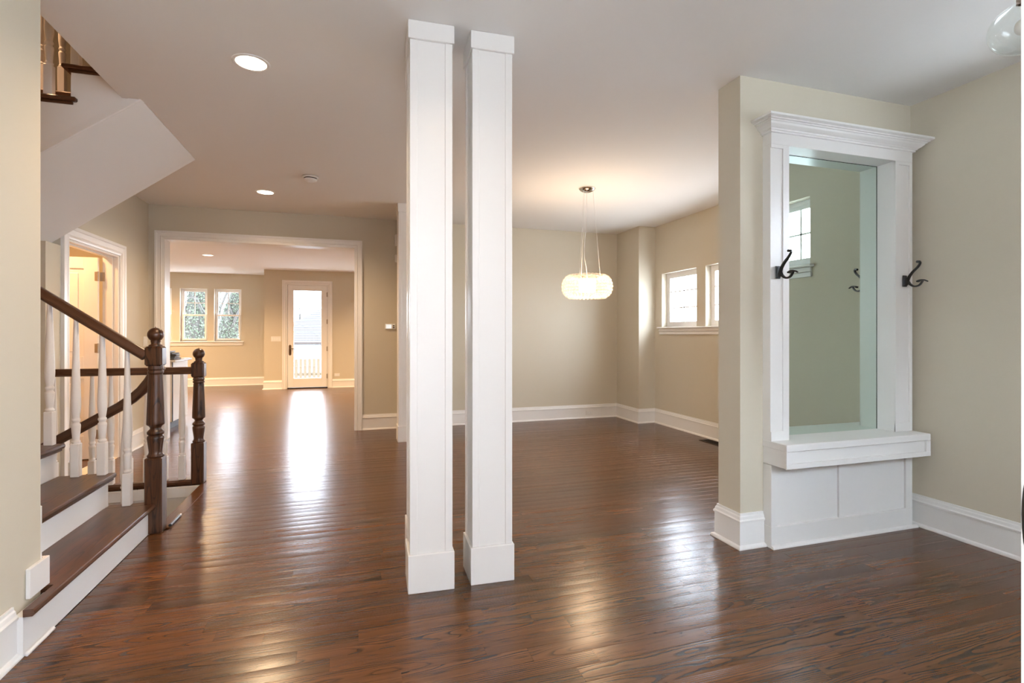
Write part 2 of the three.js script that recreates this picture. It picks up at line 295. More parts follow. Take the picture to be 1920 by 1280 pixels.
// ---------------------------------------------------------------- the floor, plank by plank
{
  const floor = thing('floor', 'glossy dark stained oak strip floor running through all the rooms', 'floor', [0, 0, 0], null, 'structure');
  part('subfloor', [slab(-0.30, -0.012, [[-3.72, -7.02], [4.2, -7.02], [4.2, 0.74], [-3.72, 0.74]], [[[-3.41, -4.846], [-1.21, -4.846], [-1.21, -3.77], [-3.41, -3.77]]]), slab(-0.30, -0.012, rect(-5.35, 2.35, WINZ - 0.15, -7.02))], M.darkMetal, floor);
  function plank(x0, x1, z0, z1, alongZ) {         // slightly crowned and tilted board with eased edges
    const g = 0.0002, c = 0.0012, w = alongZ ? x1 - x0 : z1 - z0, a0 = (alongZ ? z0 : x0) + g, a1 = (alongZ ? z1 : x1) - g, b0 = alongZ ? x0 : z0, tilt = rr(-0.007, 0.007), crown = rr(-0.0002, 0.0009);
    const T = [], NN = [], U = [], s = Math.floor(rnd() * STRIPS), off = rr(0, OAK_LEN), flip = rnd() < 0.5 ? 1 : -1;
    const rows = [g, c, w * 0.28, w * 0.5, w * 0.72, w - c, w - g].map((t, i) => { const k = t / w - 0.5, edge = i === 0 || i === 6; return { t, y: tilt * w * k + crown * (1 - 4 * k * k) - (edge ? 0.0009 : 0), n: i === 0 ? -0.6 : i === 6 ? 0.6 : -tilt + 8 * crown * k / w }; });
    const at = (along, r) => alongZ ? V(b0 + r.t, r.y, along) : V(along, r.y, b0 + r.t), nor = (n) => alongZ ? V(n, 1, 0).normalize() : V(0, 1, n).normalize();
    const push = (p, n, along, t) => { T.push(p.x, p.y, p.z); NN.push(n.x, n.y, n.z); U.push(off + flip * (along - a0), (s + 0.02 + 0.96 * Math.min(1, Math.max(0, t / w))) * PLANK); };
    for (let i = 0; i < 6; i++) {
      const r = rows[i], q = rows[i + 1], quad = [[a0, r], [a1, q], [a1, r], [a0, r], [a0, q], [a1, q]], edge = i === 0 || i === 5;
      for (const [l, e] of alongZ ? quad.map((_, k) => quad[[0, 2, 1, 3, 5, 4][k]]) : quad) push(at(l, e), nor(edge ? (i ? 0.6 : -0.6) : e.n), l, e.t);
    }
    for (const l of [a0, a1]) for (let i = 0; i < 6; i++) {                     // board ends
      const r = rows[i], q = rows[i + 1], n = (alongZ ? V(0, 0, 1) : V(1, 0, 0)).multiplyScalar(l === a0 ? -1 : 1), A = at(l, r), B = at(l, q), C = B.clone().setY(-0.012), D = A.clone().setY(-0.012);
      const order = (l === a0) === !alongZ ? [A, D, B, B, D, C] : [A, B, D, B, C, D];
      for (const p of order) push(p, n, l, r.t);
    }
    const geo = new THREE.BufferGeometry();
    geo.setAttribute('position', new THREE.BufferAttribute(new Float32Array(T), 3)); geo.setAttribute('normal', new THREE.BufferAttribute(new Float32Array(NN), 3)); geo.setAttribute('uv', new THREE.BufferAttribute(new Float32Array(U), 2));
    return geo;
  }
  const all = [], fx = Math.sin(YAW), fz = -Math.cos(YAW), rx = Math.cos(YAW), rz = Math.sin(YAW);
  const seen = (x, z) => { const d = x * fx + z * fz; if (d < 0.3) return 0; const u = W / 2 + (x * rx + z * rz) / d * FOCAL, v = HORIZON + 1.24 * FOCAL / d; return u > -40 && u < W + 40 && v < H + 30 ? PLANK * 1.24 * FOCAL / d / d : 0; };
  const add = (x0, x1, z0, z1, alongZ) => { let s = 0; for (let k = 0; k <= 6; k++) s = Math.max(s, seen(x0 + (x1 - x0) * k / 6, (z0 + z1) / 2)); if (!alongZ || s) all.push([s * Math.min(1, x1 - x0 + (alongZ ? 0.5 : 0)), plank(x0, x1, z0, z1, alongZ)]); };
  for (let z1 = FRONT + 0.14; z1 > WINZ; z1 -= PLANK) {
    const z0 = Math.max(z1 - PLANK, WINZ), zc = (z0 + z1) / 2;
    let xa = NEARX, xb = zc > PZ1 ? RIGHT : DINX;
    if (zc < NEARZ && zc > -3.76) xa = -1.20;
    else if (zc <= -3.76 && zc > -4.84) xa = -1.115;
    else if (zc <= -4.84 && zc > REAR) xa = zc > -6.2 && zc < -5.1 ? -3.6 : HALL;
    else if (zc <= REAR && zc > LIVZ) { xa = -2.12; xb = 0.06; } else if (zc <= LIVZ) { xa = -5.2; xb = 2.2; }
    let x = xa;
    while (x < xb - 1e-6) { let L = rr(0.45, 1.5); if (x === xa) L *= rr(0.3, 1); let e = Math.min(x + L, xb); if (xb - e < 0.2) e = xb; add(x, e, z0, z1); x = e; }
  }
  add(-1.20, -1.117, -3.785, -4.84, true);
  all[all.length - 1][1] = plank(-1.20, -1.117, -4.83, -3.79, true);
  all.sort((a, b) => b[0] - a[0]);
  all.slice(0, 298).forEach(([, g]) => part('plank', g, M.floor, floor));
  tag(part('plank_field', all.slice(298).map((a) => a[1]), M.floor, floor), null, null, null, 'stuff');
}

// ---------------------------------------------------------------- windows and doors
// axis 'z': wall across z, opening s = x; axis 'x': wall across x, s = z.  face: wall face inside, dir: way into the room, deep: wall thickness
function windowUnit(n, label, axis, face, dir, s0, s1, y0, y1, deep, kind, parentStool) {
  const w = thing(`window_${n}`, label, 'window', [0, 0, 0], null, 'structure');
  const P = (s, y, d) => axis === 'z' ? V(s, y, face - dir * d) : V(face - dir * d, y, s), Nn = axis === 'z' ? V(0, 0, dir) : V(dir, 0, 0);
  const ring = (a0, a1, b0, b1, d, prof, grain) => sweep([P(a0, b0, d), P(a0, b1, d), P(a1, b1, d), P(a1, b0, d)], Nn, prof, { closed: true, side: ((axis === 'z') === (dir > 0)) ? -1 : 1, grain });
  const bx = (a0, a1, b0, b1, d0, d1) => { const p = P(a0, b0, d0), q = P(a1, b1, d1); return box(p.x, q.x, p.y, q.y, p.z, q.z, 0.001); };
  part('window_frame', ring(s0, s1, y0, y1, deep - 0.01, rect(0, 0.035, 0, 0.06)), M.vinyl, w);
  const f = 0.035, mid = (y0 + y1) / 2, sash = (a0, a1, b0, b1, d, cols, rows) => {
    const g = piece('sash', w);
    part('sash_frame', ring(a0, a1, b0, b1, d + 0.02, rect(0, 0.035, 0, 0.028)), M.vinyl, g);
    part('pane', bx(a0 + 0.03, a1 - 0.03, b0 + 0.03, b1 - 0.03, d + 0.004, d + 0.008), M.pane, g);
    for (let k = 1; k < cols; k++) { const c = a0 + (a1 - a0) * k / cols; part('muntin', bx(c - 0.008, c + 0.008, b0 + 0.03, b1 - 0.03, d - 0.003, d + 0.003), M.vinyl, g); }
    for (let k = 1; k < rows; k++) { const c = b0 + (b1 - b0) * k / rows; part('muntin', bx(a0 + 0.03, a1 - 0.03, c - 0.008, c + 0.008, d - 0.003, d + 0.003), M.vinyl, g); }
  };
  if (kind === 'hung') { sash(s0 + f, s1 - f, mid - 0.015, y1 - f, deep - 0.045, 2, 2); sash(s0 + f, s1 - f, y0 + f, mid + 0.015, deep - 0.085, 1, 1); } else sash(s0 + f, s1 - f, y0 + f, y1 - f, deep - 0.06, kind === 'fine' ? 5 : 2, kind === 'fine' ? 2 : 3);
  return { w, bx };
}
function stool(n, label, axis, face, dir, s0, s1, y) {                 // window stool with apron under one or more windows
  const t = thing(`trim_${n}`, label, 'window sill', [0, 0, 0], null, 'structure');
  const bx = (a0, a1, b0, b1, d0, d1, c) => axis === 'z' ? box(a0, a1, b0, b1, face + dir * d0, face + dir * d1, c) : box(face + dir * d0, face + dir * d1, b0, b1, a0, a1, c);
  part('stool', bx(s0 - 0.05, s1 + 0.05, y - 0.022, y, -0.08, 0.045, 0.006), M.trim, t);
  part('apron', [bx(s0 - 0.03, s1 + 0.03, y - 0.06, y - 0.022, 0, 0.024, 0.004), bx(s0 - 0.03, s1 + 0.03, y - 0.10, y - 0.062, 0, 0.016, 0.003)], M.trim, t);
}
const dw = [['first high dining room window from the corner, next to the white chase', -6.115, -5.371], ['second high dining room window, cut off by the wall end with the mirror', -5.201, -4.457], ['third high dining room window, unseen behind the mirror wall, lighting the dining room', -4.287, -3.543]];  // third window is out of view, placed to light dining wall and floor
dw.forEach(([l, a, b], i) => windowUnit(i ? i === 1 ? 2 : 8 : 1, l, 'x', DINX, -1, a, b, 1.335, 2.065, 0.15, 'grid'));
stool(3, 'white sill and apron under the high dining room windows', 'x', DINX, -1, -6.13, -3.53, 1.335);
windowUnit(3, 'high foyer window that shows in the tall mirror', 'x', RIGHT, -1, -1.78, -1.03, 1.80, 2.35, 0.15, 'fine');
stool(4, 'white sill and apron of the foyer window that shows in the tall mirror', 'x', RIGHT, -1, -1.77, -1.04, 1.80);
[['sash window mostly hidden by the left jamb of the cased opening', -4.60, -4.03], ['left one of the two full sash windows in the back room', -3.86, -3.295], ['right one of the two full sash windows, nearest the back room corner', -3.15, -2.568]].forEach(([l, a, b], i) => windowUnit(4 + i, l, 'z', WINZ, 1, a, b, 1.065, 2.315, 0.15, 'hung'));
stool(5, 'long white sill and apron under the back room sash windows', 'z', WINZ, 1, -4.61, -2.562, 1.065);
windowUnit(9, 'unseen front window behind the camera, placed to light the hall stand', 'z', FRONT, -1, 1.7, 2.9, 1.42, 2.32, 0.14, 'grid');  // out of view, sends daylight onto the hall stand
stool(8, 'white sill of the unseen front window behind the camera', 'z', FRONT, -1, 1.69, 2.91, 1.42);
windowUnit(7, 'unseen back room window beyond the right side of the cased opening, lighting the floor', 'z', BUMPZ, 1, 0.50, 1.40, 0.6, 2.3, 0.15, 'hung');  // out of view, placed for the pale sheen on the back room floor

{ // glazed back door
  const d = thing('door_1', 'white back door with one tall glass pane at the far end', 'door', [0, 0, 0], null, 'structure'), z = BUMPZ;
  part('casing', sweep([V(-1.428, 0, z), V(-1.428, 2.372, z), V(-0.532, 2.372, z), V(-0.532, 0, z)], V(0, 0, 1), CASING, { grain: 'y' }), M.trim, d);
  part('jamb', sweep([V(-1.425, 0, z - 0.15), V(-1.425, 2.375, z - 0.15), V(-0.535, 2.375, z - 0.15), V(-0.535, 0, z - 0.15)], V(0, 0, 1), rect(-0.02, 0, 0, 0.15)), M.trim, d);
  part('door_stop', box(-1.41, -1.388, 0.02, 2.372, z - 0.085, z - 0.057), M.trim, d); part('door_stop', box(-0.572, -0.55, 0.02, 2.372, z - 0.085, z - 0.057), M.trim, d); part('door_stop', box(-1.41, -0.55, 2.342, 2.372, z - 0.085, z - 0.057), M.trim, d);
  part('threshold', box(-1.41, -0.55, 0.0, 0.02, z - 0.16, z + 0.01, 0.004), M.darkMetal, d, 'dark metal threshold');
  const leaf = piece('door_leaf', d, [0, 0, 0]);
  part('stile', box(-1.400, -1.286, 0.024, 2.352, z - 0.055, z - 0.01, 0.002), M.trim, leaf);
  part('stile', box(-0.672, -0.560, 0.024, 2.352, z - 0.055, z - 0.01, 0.002), M.trim, leaf);
  part('rail', box(-1.286, -0.672, 2.24, 2.352, z - 0.055, z - 0.01, 0.002), M.trim, leaf);
  part('rail', box(-1.286, -0.672, 0.024, 0.218, z - 0.055, z - 0.01, 0.002), M.trim, leaf);
  part('bead', sweep([V(-1.286, 0.218, z - 0.02), V(-1.286, 2.24, z - 0.02), V(-0.672, 2.24, z - 0.02), V(-0.672, 0.218, z - 0.02)], V(0, 0, 1), [[0, 0], [0.016, 0], [0.012, 0.008], [0, 0.012]], { closed: true, side: -1 }), M.trim, leaf);
  part('pane', box(-1.284, -0.674, 0.22, 2.238, z - 0.036, z - 0.030, 0.0005), M.pane, leaf);
  const h = piece('handle', d, [-1.352, 0.875, z - 0.01], 'bronze lever handle on a long plate');
  part('plate', shift(new THREE.CapsuleGeometry(0.026, 0.19, 4, 12).toNonIndexed().scale(1, 1, 0.25), 0, 0, 0.003), M.bronze, h);
  part('lever', [tube([[0, 0.03, 0.005], [0, 0.03, 0.05]], 0.010, 4), tube([[0, 0.03, 0.05], [0.05, 0.031, 0.052], [0.115, 0.026, 0.05]], 0.009, 8)], M.bronze, h);
  part('cylinder', shift(new THREE.CylinderGeometry(0.014, 0.014, 0.012, 16).rotateX(Math.PI / 2).toNonIndexed(), 0, -0.05, 0.012), M.bronze, h);
  for (const y of [2.15, 1.525, 0.90, 0.27]) part('hinge', [shift(new THREE.CylinderGeometry(0.008, 0.008, 0.11, 10).toNonIndexed(), -0.556, y, z + 0.004), box(-0.575, -0.537, y - 0.05, y + 0.05, z - 0.012, z - 0.006)], M.nickel, d);
}
{ // panelled closet door, open
  const d = thing('door_2', 'white panelled door standing open behind the stair railing', 'door', [0, 0, 0], null, 'structure');
  const x = HALL, a = -5.141, b = -6.115, top = 2.03;
  part('casing', sweep([V(x, 0, a), V(x, top, a), V(x, top, b), V(x, 0, b)], V(1, 0, 0), CASING.map(([p, q]) => [p * 1.28, q * 1.2]), { grain: 'y' }), M.trim, d);
  part('jamb', sweep([V(x - 0.13, 0, a), V(x - 0.13, top, a), V(x - 0.13, top, b), V(x - 0.13, 0, b)], V(1, 0, 0), rect(-0.02, 0, 0, 0.13)), M.trim, d);
  part('door_stop', sweep([V(x - 0.085, 0, a - 0.02), V(x - 0.085, top - 0.02, a - 0.02), V(x - 0.085, top - 0.02, b + 0.02), V(x - 0.085, 0, b + 0.02)], V(1, 0, 0), rect(-0.012, 0, 0, 0.04)), M.trim, d);
  const leaf = piece('door_leaf', d, [x - 0.155, 0, b + 0.026]), L = 0.90, T = 0.035, y1 = 1.995, st = 0.115;
  part('stile', box(-L, -L + st, 0.01, y1, 0, T), M.trim, leaf); part('stile', box(-st, 0, 0.01, y1, 0, T), M.trim, leaf); part('stile', box(-L / 2 - 0.05, -L / 2 + 0.05, 0.01, y1, 0.0005, T - 0.0005), M.trim, leaf);
  for (const [p, q] of [[0.01, 0.24], [0.80, 1.02], [1.885, y1]]) part('rail', box(-L + st, -st, p, q, 0, T), M.trim, leaf);
  for (const [p, q] of [[-L + st, -L / 2 - 0.05], [-L / 2 + 0.05, -st]]) for (const [r, s] of [[0.24, 0.80], [1.02, 1.885]]) {
    part('panel', [box(p, q, r, s, 0.010, T - 0.010, 0.001), box(p + 0.045, q - 0.045, r + 0.045, s - 0.045, 0.004, T - 0.004, 0.006)], M.trim, leaf);
  }
  for (const y of [1.81, 1.10, 0.25]) part('hinge', [box(x - 0.152, x - 0.112, y - 0.045, y + 0.045, b + 0.0195, b + 0.024, 0.001), shift(new THREE.CylinderGeometry(0.008, 0.008, 0.095, 10).toNonIndexed(), x - 0.152, y, b + 0.062), box(x - 0.180, x - 0.155, y - 0.045, y + 0.045, b + 0.060, b + 0.064, 0.001)], M.nickel, d);
}
{ // front door, swung in beside the camera
  const d = thing('door_3', 'open front door whose white edge and black knob touch the right picture border', 'door', [0.60, 0, FRONT - 0.005], null, 'structure');
  const leaf = piece('door_leaf', d); leaf.rotation.y = -0.094;
  const L = 0.965, pts = rect(-L, 0, 0.01, 2.29);
  part('slab', extrude(pts, [rect(-L + 0.16, -0.16, 1.15, 2.12)], 0.045, (s, t, k) => [k, t, s]), M.trim, leaf);
  part('pane', box(0.018, 0.026, 1.15, 2.12, -L + 0.16, -0.16), M.pane, leaf);
  part('panel', box(0.004, 0.041, 0.2, 1.0, -L + 0.16, -0.16, 0.008), M.trim, leaf);
  part('knob', shift(new THREE.SphereGeometry(1, 24, 16).scale(0.012, 0.075, 0.016).toNonIndexed(), 0.008, 1.045, -L + 0.012), M.iron, leaf, 'black oval door knob');
}
// casing of the front doorway
structure('trim_6', sweep([V(-0.40, 0, FRONT), V(-0.40, 2.32, FRONT), V(0.62, 2.32, FRONT), V(0.62, 0, FRONT)], V(0, 0, -1), CASING.map(([p, q]) => [p, q]), { side: -1, grain: 'y' }), M.trim);

// ---------------------------------------------------------------- square columns
function column(name, label, x0, z0, turn, w = 0.222, depth = 0.222) {   // x0, z0: its front left corner; turn: degrees clockwise seen from above
  const q = turn * Math.PI / 180, cs = Math.cos(q), sn = Math.sin(q), c = thing(name, label, 'column', [x0 + w / 2 * cs + depth / 2 * sn, 0, z0 + w / 2 * sn - depth / 2 * cs], null, 'thing'), a = w / 2, b = depth / 2, i = 0.0085, s = 0.036;
  c.rotation.y = -q;
  part('base', box(-a, a, 0, 0.183, -b, b, 0.002), M.trim, c);
  part('shaft', box(-a + i + 0.005, a - i - 0.005, 0.183, 2.652, -b + i + 0.005, b - i - 0.005, 0.001), M.trim, c);
  for (const sx of [-1, 1]) for (const sz of [-1, 1]) {
    const g = [[sx * (a - i), sx * (a - i - s), sz * (b - i), sz * (b - i - s)]].map(([p, q, r, t]) => box(p, q, 0.1835, 2.652, r, t, 0.0022));
    part('corner_board', g, M.trim, c);
  }
  part('capital', box(-a, a, 2.652, CEIL - 0.001, -b, b, 0.002), M.trim, c);
  return c;
}
column('column', 'front left white square column, nearest to the camera of the three', 0.252, -2.474, 2.5);
column('column', 'front right white square column, standing free with clear floor behind', 0.557, -2.471, 2);
column('column', 'rear white square column almost hidden behind the front left one', 0.282, -2.832, 3);
{
  const p = thing('pilaster', 'slender white pilaster capping the short wall beside the thermostat', 'pilaster', [0.6075, 0, -6.10], null, 'thing'), w = 0.1125;
  part('base', box(-w, w, 0, 0.183, -0.11, 0.115, 0.002), M.trim, p);
  part('shaft', [box(-w + 0.014, w - 0.014, 0.183, 2.64, -0.10, 0.10, 0.001), box(-w + 0.008, -w + 0.045, 0.183, 2.64, -0.10, 0.105, 0.002), box(w - 0.045, w - 0.008, 0.183, 2.64, -0.10, 0.105, 0.002)], M.trim, p);
  part('capital', box(-w, w, 2.64, CEIL - 0.001, -0.11, 0.115, 0.002), M.trim, p);
}

// ---------------------------------------------------------------- hall tree with mirror, set in the partition
{
  const t = thing('hall_tree', 'white built-in hall stand with tall mirror, bench ledge and panelled foot', 'hall stand', [2.308, 0, PZ0]), w = 1.127, f = 0.065;   // local: x right, z out of the wall
  const o0 = 0.131, o1 = 0.978, top = 2.338, shelf = 0.62, under = 0.482;
  part('foot_panel', box(0.004, w - 0.004, 0, under, 0.001, f - 0.014, 0.001), M.trim, t);
  part('foot_rail', box(0, w, 0, 0.125, 0.001, f, 0.0015), M.trim, t);
  for (const [a, b] of [[0, 0.045], [0.512, 0.540], [w - 0.055, w]]) part('foot_stile', box(a, b, 0.125, under, 0.001, f - 0.0005, 0.0015), M.trim, t);
  part('shoe', sweep([V(-0.001, 0, f), V(w + 0.03, 0, f)], UP, [[0, 0], [0.018, 0], [0.017, 0.007], [0.012, 0.014], [0, 0.018]], { side: -1 }), M.trim, t);
  const bench = piece('bench', t), bd = 0.175;
  part('bench_box', box(0.002, w - 0.002, under + 0.002, shelf - 0.002, 0.001, bd - 0.012, 0.001), M.trim, bench);
  part('bench_top', box(0, w, shelf - 0.040, shelf, -0.0605, bd, 0.0025), M.trim, bench);
  part('bench_rail', box(0, w, under, under + 0.030, bd - 0.014, bd, 0.0015), M.trim, bench);
  for (const [a, b] of [[0, 0.034], [w - 0.034, w]]) part('bench_stile', box(a, b, under + 0.030, shelf - 0.040, bd - 0.014, bd - 0.0005, 0.0015), M.trim, bench);
  // side stiles with a narrow recessed panel each
  for (const [a, b] of [[0, o0], [o1, w]]) {
    const st = piece('stile', t), m = a === 0 ? [a, b - 0.045] : [a + 0.030, b - 0.026];
    part('stile_board', box(a, b, shelf, top, -0.0605, f - 0.007, 0.001), M.trim, st);
    part('stile_edge', [box(a, m[0] + (a === 0 ? 0.0005 : 0), shelf, top, f - 0.007, f, 0.001), box(m[1], b, shelf, top, f - 0.008, f, 0.0015)].slice(a === 0 ? 1 : 0), M.trim, st);
    part('stile_rail', box(a, b, top - 0.02, top, f - 0.008, f - 0.0004, 0.001), M.trim, st); part('stile_rail', box(a, b, shelf, shelf + 0.055, f - 0.008, f - 0.0004, 0.001), M.trim, st);
  }
  part('header', box(0, w, top, 2.412, -0.0605, f, 0.0015), M.trim, t);
  const m = piece('mirror', t);
  part('mirror_glass', box(o0, o1, shelf, top, -0.061, -0.055, 0.0004), M.mirror, m);
  part('mirror_edge', [box(o1 - 0.0035, o1, shelf, top, -0.055, -0.0535, 0.0003), box(o0, o1, top - 0.003, top, -0.055, -0.0535, 0.0003)], M.darkEdge, m, 'dark edge line of the mirror');
  // crown: profile [out, up] round front and both ends
  const crown = [[0, 0], [0.012, 0], [0.012, 0.010], [0.018, 0.012], [0.021, 0.018], [0.030, 0.024], [0.042, 0.035], [0.048, 0.045], [0.055, 0.047], [0.055, 0.053], [0.066, 0.055], [0.066, 0.061], [0.076, 0.063], [0.085, 0.066], [0.085, 0.078], [0, 0.078]];
  part('crown', sweep([V(0, 2.405, 0.001), V(0, 2.405, f), V(w, 2.405, f), V(w, 2.405, 0.001)], UP, crown, { side: -1 }).clone(), M.trim, t);
}
function coatHook(label, x, y, z) {
  const h = thing('coat_hook', label, 'coat hook', [x, y, z], 'coat hooks on the hall stand');
  part('back_plate', [box(-0.018, 0.018, -0.036, 0.036, 0, 0.007, 0.003), box(-0.011, 0.011, -0.030, 0.030, 0.006, 0.012, 0.003)], M.iron, h);
  const strap = (pts, w0, w1, t) => {           // flat forged strap along a curve in the y-z plane
    const c = new THREE.CatmullRomCurve3(pts.map(([yy, zz]) => V(0, yy, zz))), n = 26, R = [];
    for (let i = 0; i <= n; i++) {
      const p = c.getPointAt(i / n), d = c.getTangentAt(i / n), up = V(0, -d.z, d.y), w = w0 + (w1 - w0) * i / n, k = t * (1 - 0.45 * i / n);
      R.push([[-w, -k], [-w * 0.6, -k * 1.3], [w * 0.6, -k * 1.3], [w, -k], [w, k], [w * 0.6, k * 1.3], [-w * 0.6, k * 1.3], [-w, k]].map(([a, b]) => V(a, p.y + up.y * b, p.z + up.z * b)));
    }
    const T = [];
    for (let i = 0; i < n; i++) for (let j = 0; j < 8; j++) { const q = (j + 1) % 8; T.push(R[i][j], R[i + 1][j], R[i + 1][q], R[i][j], R[i + 1][q], R[i][q]); }
    for (const e of [R[0], R[n]]) for (let j = 1; j < 7; j++) T.push(...(e === R[0] ? [e[0], e[j], e[j + 1]] : [e[0], e[j + 1], e[j]]));
    return raw(T);
  };
  part('upper_arm', [strap([[-0.026, 0.010], [-0.006, 0.020], [0.022, 0.030], [0.052, 0.052], [0.082, 0.084], [0.102, 0.096], [0.114, 0.094], [0.117, 0.086]], 0.0085, 0.0075, 0.0058), shift(new THREE.CylinderGeometry(0.0075, 0.0075, 0.017, 16).rotateZ(Math.PI / 2).toNonIndexed(), 0, 0.113, 0.084)].map((g) => { for (const k of Object.keys(g.attributes)) if (!['position', 'normal', 'uv'].includes(k)) g.deleteAttribute(k); return g; }), M.iron, h);
  part('lower_arm', [strap([[0.004, 0.020], [-0.022, 0.036], [-0.038, 0.062], [-0.034, 0.090], [-0.014, 0.108], [-0.006, 0.112]], 0.0085, 0.007, 0.0052), strap([[-0.010, 0.082], [-0.003, 0.100], [-0.004, 0.120], [-0.014, 0.140]], 0.014, 0.006, 0.004)], M.iron, h);
  return h;
}
coatHook('black double coat hook on the left stile, left of the mirror', 2.352, 1.597, -2.380);
coatHook('black double coat hook on the right stile, right of the mirror', 3.362, 1.577, -2.380);

// ---------------------------------------------------------------- staircase
const TREAD = (x, y, z0, z1, d = 0.285) => sweep([V(x, y, z0), V(x, y, z1)], UP, [[-0.0, -0.004], [-0.003, 0.0], [-d, 0.0], [-d, -0.028], [-0.004, -0.028], [0, -0.024], [0.003, -0.014]], { grain: 'z', side: z1 < z0 ? -1 : 1 });
{
  const s = thing('staircase', 'lower flight of dark wooden treads and white risers against the left wall', 'stairs');
  const RX = [-1.205, -1.433, -1.694, -1.95, -2.205, -2.46], RY = [0.185, 0.383, 0.58, 0.775, 0.97, 1.165];
  RX.forEach((x, k) => {
    const y = RY[k], yb = k ? RY[k - 1] : 0, nx = k < 5 ? RX[k + 1] : x - 0.25;
    part('riser', box(k ? x - 0.018 : NEARX + 0.0005, x, yb + 0.0005, y - 0.029, k ? NEARZ - 0.016 : -2.431, k ? -3.725 : -3.689, 0.001), M.trim, s);
    const d = x + 0.034 - nx;
    if (!k) part('tread', [TREAD(x + 0.036, y, -2.425, -3.689, 0.034).clone(), sweep([V(x, y, NEARZ - 0.016), V(x, y, -3.689)], UP, rect(-0.24, 0.003, -0.028, 0), { grain: 'z', side: -1 }), box(nx, -1.229, y - 0.028, y, -3.689, -3.757, 0.003, 'z')], M.tread, s);
    else part('tread', [TREAD(x + 0.036, y, NEARZ - 0.016, -3.757, d), box(x + 0.012, x + 0.030, y - 0.042, y - 0.028, NEARZ - 0.02, -3.745, 0.004, 'z')], M.tread, s);
  });
  part('shoe', box(RX[0], RX[0] + 0.017, 0.0005, 0.018, -2.431, -2.625, 0.006, 'z'), M.trim, s);
  part('stringer', extrude([[-1.21, 0], [-1.21, 0.156], ...RX.slice(1).flatMap((x, i) => [[x - 0.001, RY[i] - 0.029], [x - 0.001, RY[i + 1] - 0.029]]), [-2.7, 1.136], [-2.7, 0.6], [-1.8, -0.02], [-1.21, -0.02]].map(([a, b]) => [a, b]), [], 0.02, (a, b, c) => [a, b, -3.745 + c]), M.trim, s);
  part('skirt_board', extrude([[NEARX - 0.002, 0.19], [NEARX - 0.002, 0.52], [-3.3, 2.12], [-3.3, 1.6], [-1.5, 0.38]], [], 0.014, (a, b, c) => [a, b, NEARZ - 0.0145 + c]), M.trim, s);
  part('skirt_block', [box(NEARX + 0.0005, NEARX + 0.016, 0.186, 0.305, -2.655, -2.515, 0.002), box(NEARX - 0.02, NEARX + 0.002, 0.186, 0.305, -2.655, -2.636, 0.002)], M.trim, s, 'white plinth block at the wall end');
}
// turned posts
const SQ = 0.0475;
function newelParts(parent, baseH, total) {
  const k = total - 1.284, B = baseH;                                  // upper turnings keep their size, only the height shifts
  part('base_block', box(-SQ, SQ, 0, B, -SQ, SQ, 0.006), M.tread, parent);
  const y = (v) => v + k;
  const pr = [[0.040, B - 0.004], [0.046, B + 0.004], [0.0465, B + 0.012], [0.040, B + 0.018], [0.036, B + 0.03], [0.037, B + 0.045], [0.043, B + 0.09], [0.0468, B + 0.118], [0.0455, B + 0.13], [0.038, B + 0.136], [0.0385, B + 0.139], [0.046, B + 0.146], [0.0465, B + 0.158], [0.040, B + 0.166], [0.031, B + 0.175], [0.0295, B + 0.183], [0.036, B + 0.195], [0.046, B + 0.202], [0.049, B + 0.208], [0.0485, B + 0.222], [0.0392, y(0.985)], [0.036, y(0.990)], [0.042, y(0.994)], [0.044, y(1.002)], [0.041, y(1.009)], [0.0375, y(1.013)], [0.043, y(1.018)], [0.044, y(1.026)], [0.040, y(1.034)], [0.040, y(1.042)]];
  part('turned_shaft', lathe(pr, 32), M.tread, parent);
  part('top_block', box(-SQ, SQ, y(1.040), y(1.163), -SQ, SQ, 0.011), M.tread, parent);
  part('ball_finial', lathe([[0.036, y(1.160)], [0.038, y(1.166)], [0.036, y(1.172)], [0.026, y(1.176)], [0.0235, y(1.184)], [0.027, y(1.191)], ...Array.from({ length: 15 }, (_, i) => { const a = -0.95 + i / 14 * 2.50; return [0.0445 * Math.cos(a), y(1.236) + 0.0445 * Math.sin(a)]; }), [0.004, y(1.284)], [0.0, y(1.286)]], 32), M.tread, parent);
}
const balusterParts = (h, bh = 0.2, q = 0.0225) => [box(-q, q, 0, bh, -q, q, 0.003),
  lathe([[0.017, bh - 0.002], [0.0205, bh + 0.003], [0.0225, bh + 0.010], [0.0205, bh + 0.016], [0.0165, bh + 0.020], [0.0175, bh + 0.027], [0.0215, bh + 0.075], [0.0235, bh + 0.105], [0.0225, bh + 0.115], [0.0175, bh + 0.119], [0.0168, bh + 0.128], [0.0205, bh + 0.133], [0.0225, bh + 0.140], [0.0205, bh + 0.147], [0.0172, bh + 0.151], [0.0185, bh + 0.160], [0.0235, bh + 0.200], [0.0250, bh + 0.235], [0.0242, bh + 0.275], [0.0195, bh + 0.42], [0.0120, h - 0.01], [0.0118, h]], 20)];
const balusterCache = {};
function baluster(parent, x, y, z, h, bh) {
  const key = h.toFixed(3) + (bh ?? ''), g = balusterCache[key] ??= balusterParts(h, bh), b = piece('baluster', parent, [x, y, z]);
  part('base_block', g[0], M.trim, b); part('turned_shaft', g[1], M.trim, b);
  return b;
}
const RAIL = [[-0.030, 0.018], [-0.026, 0.024], [-0.012, 0.023], [-0.004, 0.027], [0.006, 0.031], [0.017, 0.030], [0.026, 0.022], [0.030, 0.010], [0.030, -0.010], [0.026, -0.022], [0.017, -0.030], [0.006, -0.031], [-0.004, -0.027], [-0.012, -0.023], [-0.026, -0.024], [-0.030, -0.018]];
